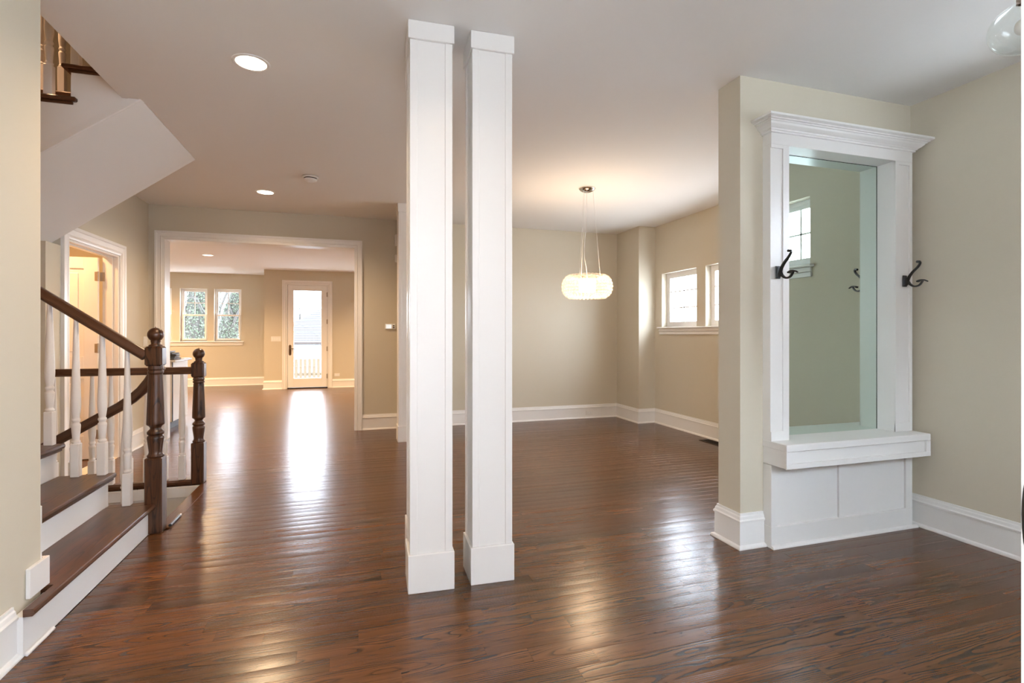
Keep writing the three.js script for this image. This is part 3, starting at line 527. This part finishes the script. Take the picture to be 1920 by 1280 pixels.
function rail(pts) {                                                  // handrail along a path in a plane across z; grain follows the path
  const path = pts.map((p) => V(...p)), g = sweep(path, V(0, 0, 1), RAIL, { crease: 0.7 }), p = g.attributes.position, uv = g.attributes.uv;
  for (let i = 0; i < p.count; i++) {
    let best = 1e9, acc = 0;
    for (let k = 0; k < path.length - 1; k++) {
      const d = path[k + 1].clone().sub(path[k]), L = d.length(); d.divideScalar(L);
      const r = V(p.getX(i), p.getY(i), path[k].z).sub(path[k]), t = Math.min(L, Math.max(0, r.dot(d))), off = r.clone().addScaledVector(d, -t), e = off.length();
      if (e < best) { best = e; uv.setXY(i, acc + t, 0.1 + Math.sign(d.x * r.y - d.y * r.x) * e + p.getZ(i)); }
      acc += L;
    }
  }
  return g;
}
{
  const r = thing('stair_railing', 'front stair railing rising left, with big ball-topped newel and white balusters', 'railing');
  const n = piece('newel_post', r, [-1.1805, 0, -3.7375]); newelParts(n, 0.47, 1.284);
  part('handrail', rail([[-1.229, 1.103, -3.722], [-2.9, 1.103 + 1.671 * 0.712, -3.722]]), M.tread, r);
  const under = (x) => 1.103 + (-1.229 - x) * 0.712 - 0.036;
  [[-1.326, 0.185], [-1.455, 0.383], [-1.588, 0.383], [-1.717, 0.58], [-1.85, 0.58]].forEach(([x, y]) => baluster(r, x, y, -3.722, under(x) - y + 0.004));
}
{
  const r = thing('guard_railing', 'level railing along the basement stairwell, ending at the small newel post', 'railing');
  const n = piece('newel_post', r, [-1.228, 0, -4.872]); newelParts(n, 0.338, 1.124);
  part('handrail', rail([[-1.276, 0.936, -4.872], [-2.70, 0.936, -4.872]]), M.tread, r);
  part('floor_nosing', sweep([V(-1.276, 0.036, -4.838), V(-2.9, 0.036, -4.838)], UP, [[0, -0.006], [-0.006, 0], [-0.075, 0], [-0.075, -0.048], [0, -0.048], [0.012, -0.03], [0.012, -0.014]], { grain: 'x', side: 1 }), M.tread, r);
  for (let k = 0; k < 10; k++) baluster(r, -1.350 - k * 0.1245, 0.036, -4.872, 0.872);
}
{
  const r = thing('basement_railing', 'dark handrail curving down from the big newel towards the basement', 'railing');
  part('handrail', rail([[-1.200, 1.030, -3.90], [-1.235, 0.985, -3.90], [-1.268, 0.928, -3.90], [-1.308, 0.873, -3.90], [-1.36, 0.822, -3.90], [-1.43, 0.772, -3.90], [-1.55, 0.700, -3.90], [-1.76, 0.574, -3.90], [-2.3, 0.25, -3.90]]), M.tread, r);
  for (const x of [-1.405, -1.66, -1.90]) baluster(r, x, 0.10 - (-1.20 - x) * 0.62, -3.90, 0.66, 0.14);
  for (const [k, x] of [-1.21, -1.47, -1.73, -1.99, -2.25].entries()) if (k) { part('basement_tread', box(x - 0.01, x - 0.29, -0.19 * k - 0.028, -0.19 * k, -3.78, -4.80, 0.004, 'z'), M.tread, r); part('basement_riser', box(x - 0.29, x - 0.272, -0.19 * k - 0.19, -0.19 * k - 0.028, -3.78, -4.80), M.trim, r); }
}
structure('trim_7', [box(-3.4, -1.2, -0.60, -0.012, -4.842, -4.826, 0.001), box(-3.4, -1.2, -0.10, -0.012, -4.826, -4.812, 0.004)], M.trim);
{ // upper flight, seen from below
  const u = thing('upper_staircase', 'upper flight overhead with white sloping underside and dark tread ends', 'stairs');
  const zf = -3.85, zb = -5.02, soff = (x) => Math.max(1.962, 2.738 - 0.757 * (-1.292 - x)), RX = [-1.929, -1.669, -1.419], RT = [2.705, 2.905, 3.10];
  part('soffit', extrude([[-1.292, 2.738], [-1.292, 2.79], [-2.32, 2.02], [-2.62, 2.02], [-2.62, 1.962], [-2.317, 1.962]], [], zf - zb, (a, b, c) => [a, b, zb + c]), M.ceiling, u);
  part('stringer', extrude([[-1.20, 2.80], [-1.292, 2.738], [-2.30, 1.98], [-2.62, 1.98], [-2.62, 2.28], [-2.44, 2.28], [-2.44, 2.48], [-2.189, 2.48], [-2.189, 2.676], [-1.929, 2.676], [-1.669, 2.676], [-1.669, 2.876], [-1.419, 2.876], [-1.419, 3.02], [-1.2, 3.02]], [], 0.03, (a, b, c) => [a, b, zf - 0.03 + c + 0.0005]), M.ceiling, u);
  part('stringer_trim', sweep([V(-1.292, 2.739, zf), V(-2.317, 1.963, zf)], V(0, 0, 1), [[0, 0], [-0.045, 0], [-0.045, 0.008], [-0.010, 0.012], [-0.006, 0.020], [0, 0.020]], { grain: 'x' }), M.trim, u);
  [[-2.44, 2.31], [-2.189, 2.508], [-1.929, 2.705], [-1.669, 2.905]].forEach(([x, y], k) => {
    part('tread', [box(x - 0.04, x + 0.295, y - 0.026, y, zf + 0.030, zb + 0.02, 0.006, 'x'), box(x - 0.012, x + 0.275, y - 0.044, y - 0.026, zf + 0.014, zf, 0.004, 'x')], M.tread, u);
    part('riser', box(x, x + 0.018, y - 0.19, y - 0.027, zf - 0.031, zb + 0.02), M.trim, u);
  });
}
{
  const r = thing('upper_railing', 'pale balusters standing on the upper flight treads by the ceiling opening', 'railing');
  for (const [x, y] of [[-1.92, 2.705], [-1.795, 2.705], [-1.655, 2.905], [-1.53, 2.905]]) baluster(r, x, y, -3.885, 0.86);
  part('handrail', rail([[-1.35, 3.94, -3.885], [-2.6, 2.99, -3.885]].reverse()), M.tread, r);
}
{
  const r = thing('landing_railing', 'lamplit balusters further back on the upstairs landing', 'railing');
  part('floor_nosing', box(-3.38, -1.95, 3.0, 3.09, -4.86, -4.74, 0.01, 'x'), M.tread, r);
  for (let k = 0; k < 8; k++) baluster(r, -2.135 - k * 0.128, 3.09, -4.80, 0.87);
  part('handrail', rail([[-1.95, 3.99, -4.80], [-3.38, 3.99, -4.80]]), M.tread, r);
}

// ---------------------------------------------------------------- ceiling fittings
function downlight(label, x, z, y, power, color = WARM) {
  const l = thing('recessed_light', label, 'ceiling light', [x, y, z]);
  part('trim_ring', lathe([[0.098, -0.0005], [0.097, -0.004], [0.090, -0.006], [0.079, -0.005], [0.077, -0.001]], 40), M.trim, l);
  part('lamp', shift(new THREE.CylinderGeometry(0.077, 0.077, 0.003, 40).toNonIndexed(), 0, -0.0025, 0), M.lampGlow, l, 'glowing lens');
  spot(l, color, power, [0, -0.02, 0], 1.35, 3.5);
  return l;
}
downlight('near recessed ceiling light, the large one above the hall', -0.535, -3.135, CEIL, LAMP.foyer * 1.5);
downlight('far recessed ceiling light before the cased opening', -0.88, -5.95, CEIL, LAMP.hall);
downlight('unseen recessed ceiling light over the foyer, warming the columns and floor', 0.46, -1.48, CEIL, LAMP.foyer * 0.5);  // out of view above, placed for the warm glint on the front column
downlight('recessed ceiling light seen through the cased opening', -2.52, -10.58, CEIL2, LAMP.living, AMBER);
downlight('unseen recessed light left of the opening, lighting the back room window wall', -4.3, -12.4, CEIL2, LAMP.living * 0.75, AMBER);  // out of view, brightens the wall with the sash windows
downlight('unseen recessed light beyond the left wall, lighting the back room', -4.2, -9.2, CEIL2, LAMP.living, AMBER);  // out of view, placed to warm the back room walls
downlight('unseen recessed light right of the opening, lighting the back room', 1.0, -10.6, CEIL2, LAMP.living, AMBER);  // out of view, warms the right part of the back room
{
  const s = thing('smoke_detector', 'round white smoke detector on the hall ceiling', 'smoke detector', [-0.383, CEIL, -5.235]);
  part('mounting_base', lathe([[0.0, 0], [0.072, -0.0005], [0.072, -0.014], [0.066, -0.018], [0.060, -0.018]], 36), M.plastic, s);
  part('vent_slot', lathe([[0.058, -0.017], [0.058, -0.026]], 36), M.darkMetal, s, 'dark vent slot');
  part('cover', lathe([[0.058, -0.025], [0.061, -0.027], [0.058, -0.038], [0.045, -0.046], [0.018, -0.049], [0.0, -0.049]], 36), M.plastic, s);
}
{ // pendant of glass beads
  const p = thing('pendant_light', 'glowing round bead pendant hanging by thin wires over the dining room', 'pendant light', [2.306, 1.605, -4.81]), top = CEIL - 1.605;
  part('canopy', lathe([[0.0, top - 0.045], [0.03, top - 0.043], [0.062, top - 0.030], [0.082, top - 0.012], [0.087, top - 0.0015], [0.0, top - 0.001]], 40), M.chrome, p, 'chrome ceiling canopy');
  part('lamp_core', shift(new THREE.CylinderGeometry(0.085, 0.085, 0.12, 32).toNonIndexed(), 0, 0.125, 0), M.pendantGlow, p, 'glowing lamp inside the beads');
  const m = [], q = new THREE.Quaternion(), rows = 9, br = 0.0205;
  for (let i = 0; i < rows; i++) {
    const a = -1.25 + 2.5 * i / (rows - 1), R = 0.145 + 0.100 * Math.cos(a) ** 0.8, y = 0.122 + 0.108 * Math.sin(a), n = Math.round(2 * Math.PI * R / (br * 1.95));
    for (let k = 0; k < n; k++) { const t = (k + (i % 2) / 2) / n * 2 * Math.PI; m.push(new THREE.Matrix4().compose(V(R * Math.cos(t), y, R * Math.sin(t)), q, V(1, 1, 1).multiplyScalar(rr(0.92, 1.06)))); }
  }
  const beads = new THREE.InstancedMesh(new THREE.SphereGeometry(br, 14, 10), M.bead, m.length); m.forEach((x, i) => beads.setMatrixAt(i, x));
  beads.name = 'glass_beads'; beads.castShadow = beads.receiveShadow = true; tag(beads, 'clear glass beads', null, null, 'stuff'); p.add(beads);
  part('frame_ring', [shift(new THREE.TorusGeometry(0.135, 0.004, 8, 48).rotateX(Math.PI / 2).toNonIndexed(), 0, 0.225, 0), ...[0, 1, 2].map((k) => tube([[0.135 * Math.cos(k * 2.094 + 2.6), 0.225, 0.135 * Math.sin(k * 2.094 + 2.6)], [0.06 * Math.cos(k * 2.094 + 2.6), 0.19, 0.06 * Math.sin(k * 2.094 + 2.6)]], 0.003, 3, 6))], M.chrome, p);
  for (let k = 0; k < 3; k++) { const t = k * 2.094 + 2.6; part('wire', tube([[0.135 * Math.cos(t), 0.225, 0.135 * Math.sin(t)], [0.06 * Math.cos(t), top - 0.03, 0.06 * Math.sin(t)]], 0.0016, 2, 6), M.plastic, p); }
  part('cord', tube([[0, 0.19, 0], [-0.006, 0.30, 0], [-0.030, 0.42, 0.005], [-0.026, 0.58, 0], [-0.008, 0.75, 0], [-0.004, top - 0.04, 0]], 0.003, 40, 8), M.plastic, p);
  const l = new THREE.PointLight(WARM.clone().lerp(rgb(1, 1, 1), 0.1), LAMP.pendant, 0, 2); l.name = 'lamp_light'; l.position.set(0, 0.125, 0); l.castShadow = true; l.shadow.radius = 3; p.add(l);
}
{ // clear glass bowl light by the front door
  const g = thing('glass_ceiling_light', 'clear glass bowl ceiling light cut off by the upper right picture corner', 'ceiling light', [2.49, 2.335, -1.315]);
  part('glass_bowl', lathe([...Array.from({ length: 18 }, (_, i) => { const a = -Math.PI / 2 + i / 17 * 2.4; return [0.105 * Math.cos(a), 0.095 + 0.095 * Math.sin(a)]; }), [0.016, 0.20]], 40), M.clearGlass, g);
  part('cap', lathe([[0, 0.225], [0.014, 0.223], [0.018, 0.21], [0.018, 0.19], [0.012, 0.188]], 32), M.nickel, g, 'metal cap');
  part('stem', [shift(new THREE.CylinderGeometry(0.008, 0.008, 0.17, 12).toNonIndexed(), 0, 0.305, 0), lathe([[0.06, 0.404], [0.058, 0.392], [0.02, 0.382], [0.008, 0.378]], 32)], M.nickel, g);
  part('bulb', shift(new THREE.SphereGeometry(0.024, 16, 12).scale(1, 1.3, 1).toNonIndexed(), 0.0, 0.10, 0), M.plastic, g);
}
{ // unseen lamps whose glow the photograph shows
  const c = thing('unseen_closet_light', 'unseen ceiling lamp behind the open panelled door, giving its orange glow', 'ceiling light', [-3.0, CEIL, -5.6]);
  part('lamp', lathe([[0, -0.06], [0.06, -0.055], [0.11, -0.03], [0.12, -0.001]], 28), M.lampGlow, c);
  spot(c, rgb(1, 0.52, 0.20), LAMP.closet, [0, -0.075, 0], 1.45, 4);
  const u = thing('unseen_upstairs_light', 'unseen ceiling lamp above the upper stairs, lighting the landing balusters', 'ceiling light', [-3.0, 5.4, -4.5]);
  part('lamp', lathe([[0, -0.06], [0.06, -0.055], [0.11, -0.03], [0.12, -0.001]], 28), M.lampGlow, u);
  spot(u, rgb(1, 0.55, 0.28), LAMP.upstairs * 4, [0, -0.075, 0], 0.60, 4, [0.12, -1, 0.16]);
}

{ // flash out of view behind the camera, placed and turned up to light the ceiling
  const f = thing('unseen_flash_lamp', 'unseen black flash on a stand behind the camera, turned up to light the ceiling', 'flash lamp', [-0.35, 0, 0.30]);
  part('stand', [shift(new THREE.CylinderGeometry(0.011, 0.013, 1.30, 12).toNonIndexed(), 0, 0.80, 0), ...[0, 1, 2].map((k) => tube([[0, 0.42, 0], [0.22 * Math.cos(k * 2.094), 0.015, 0.22 * Math.sin(k * 2.094)]], 0.008, 3, 8))], M.iron, f);
  part('flash_head', lathe([[0, 1.42], [0.045, 1.42], [0.05, 1.44], [0.052, 1.58], [0.075, 1.62], [0.078, 1.645], [0.072, 1.645], [0.066, 1.625], [0, 1.622]], 32), M.iron, f);
  part('lamp', shift(new THREE.CylinderGeometry(0.062, 0.062, 0.006, 32).toNonIndexed(), 0, 1.632, 0), M.lampGlow, f, 'glowing flash window');
  spot(f, rgb(0.86, 0.96, 1.06), LAMP.flash, [0, 1.66, 0], 1.0, 3, [0.1, 1, 0.05], 0.7);
}

// ---------------------------------------------------------------- small fittings on the walls and floor
{
  const t = thing('thermostat', 'white thermostat with a display given a glow for glare, on the wall beside the pilaster', 'thermostat', [0.475, 1.338, REAR]);
  part('body', box(-0.070, 0.068, -0.036, 0.036, 0, 0.024, 0.006), M.plastic, t);
  part('display', box(-0.056, 0.012, -0.024, 0.024, 0.024, 0.026, 0.0008), M.screen, t);
  for (const y of [-0.014, 0.010]) part('button', box(0.030, 0.050, y - 0.006, y + 0.006, 0.024, 0.028, 0.002), M.darkMetal, t);
}
{
  const c = thing('chime_box', 'small white chime box high on the wall, half behind the pilaster', 'chime', [0.59, 2.468, REAR]);
  part('cover', box(-0.06, 0.06, -0.075, 0.075, 0, 0.055, 0.008), M.plastic, c); part('slot', box(-0.045, 0.045, -0.083, -0.075, 0.01, 0.045, 0.001), M.wall, c);
  const k = thing('wall_sensor', 'small white wall sensor below the chime box', 'sensor', [0.577, 2.232, REAR]);
  part('cover', box(-0.045, 0.045, -0.048, 0.048, 0, 0.035, 0.006), M.plastic, k); part('lens', box(-0.02, 0.02, 0.0, 0.02, 0.035, 0.038, 0.002), M.vinyl, k);
}
function switchPlate(name, label, cat, pos, rot, n, outlet) {
  const s = thing(name, label, cat, pos); s.rotation.y = rot;
  const w = outlet ? 0.0575 : 0.035 + (n - 1) * 0.023;
  part('plate', box(-w, w, outlet ? -0.035 : -0.0575, outlet ? 0.035 : 0.0575, 0, 0.006, 0.0025), M.plastic, s);
  if (outlet) for (const x of [-0.02, 0.02]) { const r = piece('receptacle', s, [x, 0, 0.006]); part('face', box(-0.015, 0.015, -0.016, 0.016, 0, 0.002, 0.0015), M.vinyl, r); for (const y of [-0.006, 0.006]) part('slot', box(-0.004, 0.004, y - 0.001, y + 0.001, 0.002, 0.0024, 0.0001), M.darkMetal, r); }
  else for (let k = 0; k < n; k++) part('rocker', box((k - (n - 1) / 2) * 0.046 - 0.016, (k - (n - 1) / 2) * 0.046 + 0.016, -0.033, 0.033, 0.006, 0.010, 0.003), M.vinyl, s);
  return s;
}
switchPlate('light_switch', 'white switch plate with four rockers beside the glazed back door', 'light switch', [-1.640, 1.13, BUMPZ], 0, 4);
switchPlate('light_switch', 'white switch plate behind the ball of the big newel post', 'light switch', [HALL, 1.155, -6.80], Math.PI / 2, 2);
switchPlate('wall_outlet', 'white wall outlet right of the glazed back door', 'outlet', [-0.343, 0.295, BUMPZ], 0, 2, true);
switchPlate('wall_outlet', 'white outlet set in the dining room baseboard', 'outlet', [3.338, 0.085, REAR + 0.0165], 0, 2, true);
{
  const v = thing('floor_vent', 'dark slotted floor vent at the foot of the dining room wall', 'vent', [3.93, 0, -4.90]);
  part('frame', sweep([V(-0.065, 0, -0.17), V(0.065, 0, -0.17), V(0.065, 0, 0.17), V(-0.065, 0, 0.17)], UP, rect(0, 0.016, 0.0005, 0.005), { closed: true, side: -1 }), M.darkMetal, v);
  part('damper', box(-0.05, 0.05, 0.0006, 0.0015, -0.155, 0.155, 0.0002), M.iron, v);
  for (let k = 0; k < 14; k++) part('slat', box(-0.05, 0.05, 0.0016, 0.0045, -0.148 + k * 0.0228 - 0.004, -0.148 + k * 0.0228 + 0.004, 0.001), M.darkMetal, v);
  const b = thing('metal_rod', 'short shiny metal rod lying on the floor at the big newel post', 'rod', [-1.120, 0.011, -3.90]);
  part('rod', [new THREE.CylinderGeometry(0.010, 0.010, 0.20, 16).rotateX(Math.PI / 2).toNonIndexed()], M.steel, b); part('collar', shift(new THREE.CylinderGeometry(0.0108, 0.0108, 0.02, 16).rotateX(Math.PI / 2).toNonIndexed(), 0, 0, -0.09), M.nickel, b);
}
{ // kitchen island just beyond the cased opening
  const k = thing('counter_cabinet', 'end of a white counter cabinet beyond the left jamb of the opening', 'cabinet', [-2.235, 0, -7.70]);
  part('cabinet', box(-1.8, 0, 0.10, 0.875, -0.62, 0.05, 0.003), M.trim, k);
  part('toe_kick', box(-1.78, -0.04, 0, 0.10, -0.58, 0.0, 0.002), M.darkMetal, k, 'dark toe kick');
  part('worktop', box(-1.83, 0.045, 0.875, 0.905, -0.65, 0.08, 0.005), M.counter, k);
  part('end_edge', box(0, 0.006, 0.10, 0.874, 0.02, 0.05, 0.001), M.darkMetal, k);
  for (let i = 0; i < 5; i++) {
    const s = thing('flat_slab', ['bottom dark grey slab of the stack on the counter', 'second dark grey slab from the bottom of the stack', 'middle dark grey slab of the counter stack', 'second dark grey slab from the top of the stack', 'top dark grey slab of the stack on the counter'][i], 'slab', [-2.40 + rr(-0.012, 0.02), 0.905 + i * 0.023, -7.78], 'dark grey slabs stacked on the white counter', 'thing');
    s.rotation.y = rr(-0.1, 0.1);
    part('slab', box(-0.19, 0.19 - (i === 4 ? 0.05 : 0), 0.0005, 0.0205, -0.12, 0.12, 0.007), M.slate, s);
  }
}

// ---------------------------------------------------------------- outdoors
structure('ground', [box(-60, 60, -1.6, -1.5, -80, WINZ - 0.15, 0.01), box(-60, 60, -0.5, -0.42, -13.0, 40, 0.01)], M.ground);
structure('added_porch', box(-2.2, 1.3, -0.42, -0.02, FRONT + 0.14, 5.0, 0.01), M.brick);  // added out of view: dark floor weakens daylight bounced through the doorway
structure('added_porch_roof', box(-2.2, 1.3, 2.50, 2.7, FRONT + 0.141, 5.0, 0.01), M.ceiling);  // added out of view: keeps sky light off the columns
{
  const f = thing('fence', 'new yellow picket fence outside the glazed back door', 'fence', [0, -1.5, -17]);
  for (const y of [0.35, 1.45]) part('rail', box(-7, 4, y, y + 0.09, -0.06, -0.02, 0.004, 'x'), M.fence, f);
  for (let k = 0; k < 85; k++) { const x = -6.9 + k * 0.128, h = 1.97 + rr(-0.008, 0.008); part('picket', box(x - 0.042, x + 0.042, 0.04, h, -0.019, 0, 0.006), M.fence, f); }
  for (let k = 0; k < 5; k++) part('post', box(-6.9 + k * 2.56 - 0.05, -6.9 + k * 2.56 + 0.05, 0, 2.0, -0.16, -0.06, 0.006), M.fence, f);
}
{
  const g = thing('garage', 'pale neighbouring garage with a grey hipped roof beyond the fence', 'building', [-0.6, -1.5, -27]);
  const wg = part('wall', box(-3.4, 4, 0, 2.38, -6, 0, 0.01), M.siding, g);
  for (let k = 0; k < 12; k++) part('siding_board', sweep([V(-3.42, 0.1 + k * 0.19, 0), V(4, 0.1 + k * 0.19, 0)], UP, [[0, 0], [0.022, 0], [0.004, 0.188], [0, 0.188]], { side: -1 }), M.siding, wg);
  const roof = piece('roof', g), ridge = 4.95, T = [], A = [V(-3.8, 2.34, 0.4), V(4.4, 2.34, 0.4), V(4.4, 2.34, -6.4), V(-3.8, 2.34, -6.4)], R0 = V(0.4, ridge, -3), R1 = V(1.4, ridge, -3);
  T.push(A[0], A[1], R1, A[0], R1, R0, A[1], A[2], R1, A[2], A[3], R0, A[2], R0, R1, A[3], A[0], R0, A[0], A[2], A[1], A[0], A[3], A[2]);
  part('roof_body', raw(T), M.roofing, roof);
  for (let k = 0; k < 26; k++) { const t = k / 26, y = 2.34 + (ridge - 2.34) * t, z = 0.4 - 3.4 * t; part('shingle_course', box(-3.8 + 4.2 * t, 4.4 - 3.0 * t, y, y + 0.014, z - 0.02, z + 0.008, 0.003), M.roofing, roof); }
  part('gutter', box(-3.85, 4.45, 2.24, 2.36, 0.4, 0.52, 0.02), M.darkMetal, g, 'dark gutter');
}
structure('added_house_across', [box(-9, 9, -0.45, 5.2, 17, 24, 0.02), sweep([V(-9.4, 5.1, 16.4), V(9.4, 5.1, 16.4)], UP, [[0, 0], [-4.1, 2.6], [-8.2, 0]], { side: 1 })], M.brick);  // added out of view: blocks low sky facing the doorway
tag(part('power_line', tube([[-25, 4.1, -40], [-2, 3.95, -40], [25, 4.15, -40]], 0.016, 20, 6), M.darkMetal), 'thin power line crossing the sky in the back door glass', 'cable');
function leafCloud(name, geo, mat, mats, parent) { const m = new THREE.InstancedMesh(geo, mat, mats.length); mats.forEach((x, i) => m.setMatrixAt(i, x)); m.name = name; m.castShadow = true; tag(m, null, null, null, 'stuff'); parent.add(m); return m; }
const leafGeo = (() => { const g = new THREE.BufferGeometry(); g.setAttribute('position', new THREE.BufferAttribute(new Float32Array([0, 0, 0, 0.5, 0.45, 0.08, 0, 1, 0, 0, 0, 0, 0, 1, 0, -0.5, 0.45, 0.08]), 3)); g.computeVertexNormals(); return g; })();
function trunkTree(name, label, base, limbs, ivy) {
  const t = thing(name, label, 'tree', base), g = [], mats = [];
  for (const [pts, r0, r1, dens] of limbs) {
    const c = new THREE.CatmullRomCurve3(pts.map((p) => V(...p))), n = 22, geo = new THREE.TubeGeometry(c, n, 1, 12), p = geo.attributes.position;
    for (let i = 0; i < p.count; i++) { const k = Math.floor(i / 13) / n, q = c.getPointAt(k), r = (r0 + (r1 - r0) * k) * (1 + 0.10 * N3(p.getX(i) * 2, p.getY(i) * 3, p.getZ(i) * 2)); p.setXYZ(i, q.x + (p.getX(i) - q.x) * r, q.y + (p.getY(i) - q.y) * r, q.z + (p.getZ(i) - q.z) * r); }
    geo.computeVertexNormals(); g.push(geo.toNonIndexed());
    for (let k = 0; k < dens; k++) { const s = rnd(), q = c.getPointAt(s), r = (r0 + (r1 - r0) * s) * rr(0.98, 1.25), a = rnd() * 6.28; mats.push(new THREE.Matrix4().compose(V(q.x + r * Math.cos(a), q.y + rr(-0.05, 0.05), q.z + r * Math.sin(a)), new THREE.Quaternion().setFromEuler(new THREE.Euler(rr(-1, 1), -a + rr(0.8, 2.4), rr(2.4, 3.9))), V(1, 1, 1).multiplyScalar(rr(0.035, 0.07)))); }
  }
  part('trunk', g, M.bark, t);
  if (mats.length) leafCloud('ivy_leaves', leafGeo, M.ivy, mats, t);
  return t;
}
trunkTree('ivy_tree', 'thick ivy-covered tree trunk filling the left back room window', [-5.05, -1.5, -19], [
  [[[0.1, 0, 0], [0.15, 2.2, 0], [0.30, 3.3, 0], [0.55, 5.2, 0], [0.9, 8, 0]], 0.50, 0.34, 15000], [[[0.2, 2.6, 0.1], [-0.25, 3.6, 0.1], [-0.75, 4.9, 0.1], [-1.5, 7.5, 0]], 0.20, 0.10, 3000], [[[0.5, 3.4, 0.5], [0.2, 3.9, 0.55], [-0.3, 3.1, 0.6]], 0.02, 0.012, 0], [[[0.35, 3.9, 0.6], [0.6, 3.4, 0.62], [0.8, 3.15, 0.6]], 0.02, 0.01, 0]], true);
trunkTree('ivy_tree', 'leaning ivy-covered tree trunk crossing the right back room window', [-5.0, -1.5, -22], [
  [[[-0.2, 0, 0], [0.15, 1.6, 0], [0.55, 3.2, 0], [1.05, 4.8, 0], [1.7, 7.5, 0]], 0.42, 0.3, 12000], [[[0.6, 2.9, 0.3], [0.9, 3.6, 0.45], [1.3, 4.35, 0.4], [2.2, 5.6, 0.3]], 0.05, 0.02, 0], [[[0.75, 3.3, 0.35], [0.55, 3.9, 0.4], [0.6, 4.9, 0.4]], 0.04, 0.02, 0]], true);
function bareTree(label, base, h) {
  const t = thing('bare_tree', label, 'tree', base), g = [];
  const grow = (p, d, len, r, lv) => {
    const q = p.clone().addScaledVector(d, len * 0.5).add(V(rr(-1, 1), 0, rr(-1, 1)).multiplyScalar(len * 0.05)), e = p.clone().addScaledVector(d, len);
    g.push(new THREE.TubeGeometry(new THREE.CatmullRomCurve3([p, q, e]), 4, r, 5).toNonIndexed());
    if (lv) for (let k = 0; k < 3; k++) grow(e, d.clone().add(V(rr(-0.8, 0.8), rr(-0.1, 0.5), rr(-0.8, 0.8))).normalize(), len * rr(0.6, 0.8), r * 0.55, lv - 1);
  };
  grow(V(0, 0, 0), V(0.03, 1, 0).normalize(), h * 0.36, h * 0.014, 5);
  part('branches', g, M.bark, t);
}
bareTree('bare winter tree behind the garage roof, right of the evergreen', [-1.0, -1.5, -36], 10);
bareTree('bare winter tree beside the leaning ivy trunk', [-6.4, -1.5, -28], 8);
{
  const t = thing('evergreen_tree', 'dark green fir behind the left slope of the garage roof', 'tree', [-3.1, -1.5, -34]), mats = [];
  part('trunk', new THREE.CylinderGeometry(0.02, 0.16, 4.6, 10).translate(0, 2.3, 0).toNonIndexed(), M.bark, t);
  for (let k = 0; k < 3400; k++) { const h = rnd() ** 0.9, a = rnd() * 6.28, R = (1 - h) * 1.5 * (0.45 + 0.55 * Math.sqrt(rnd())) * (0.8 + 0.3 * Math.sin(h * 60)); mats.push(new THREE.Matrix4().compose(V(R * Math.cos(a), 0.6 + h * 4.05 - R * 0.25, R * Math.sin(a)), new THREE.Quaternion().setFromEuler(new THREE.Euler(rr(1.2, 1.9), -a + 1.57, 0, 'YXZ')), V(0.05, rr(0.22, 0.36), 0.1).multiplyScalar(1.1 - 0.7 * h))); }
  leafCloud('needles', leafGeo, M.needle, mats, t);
}

renderer.render(scene, camera);
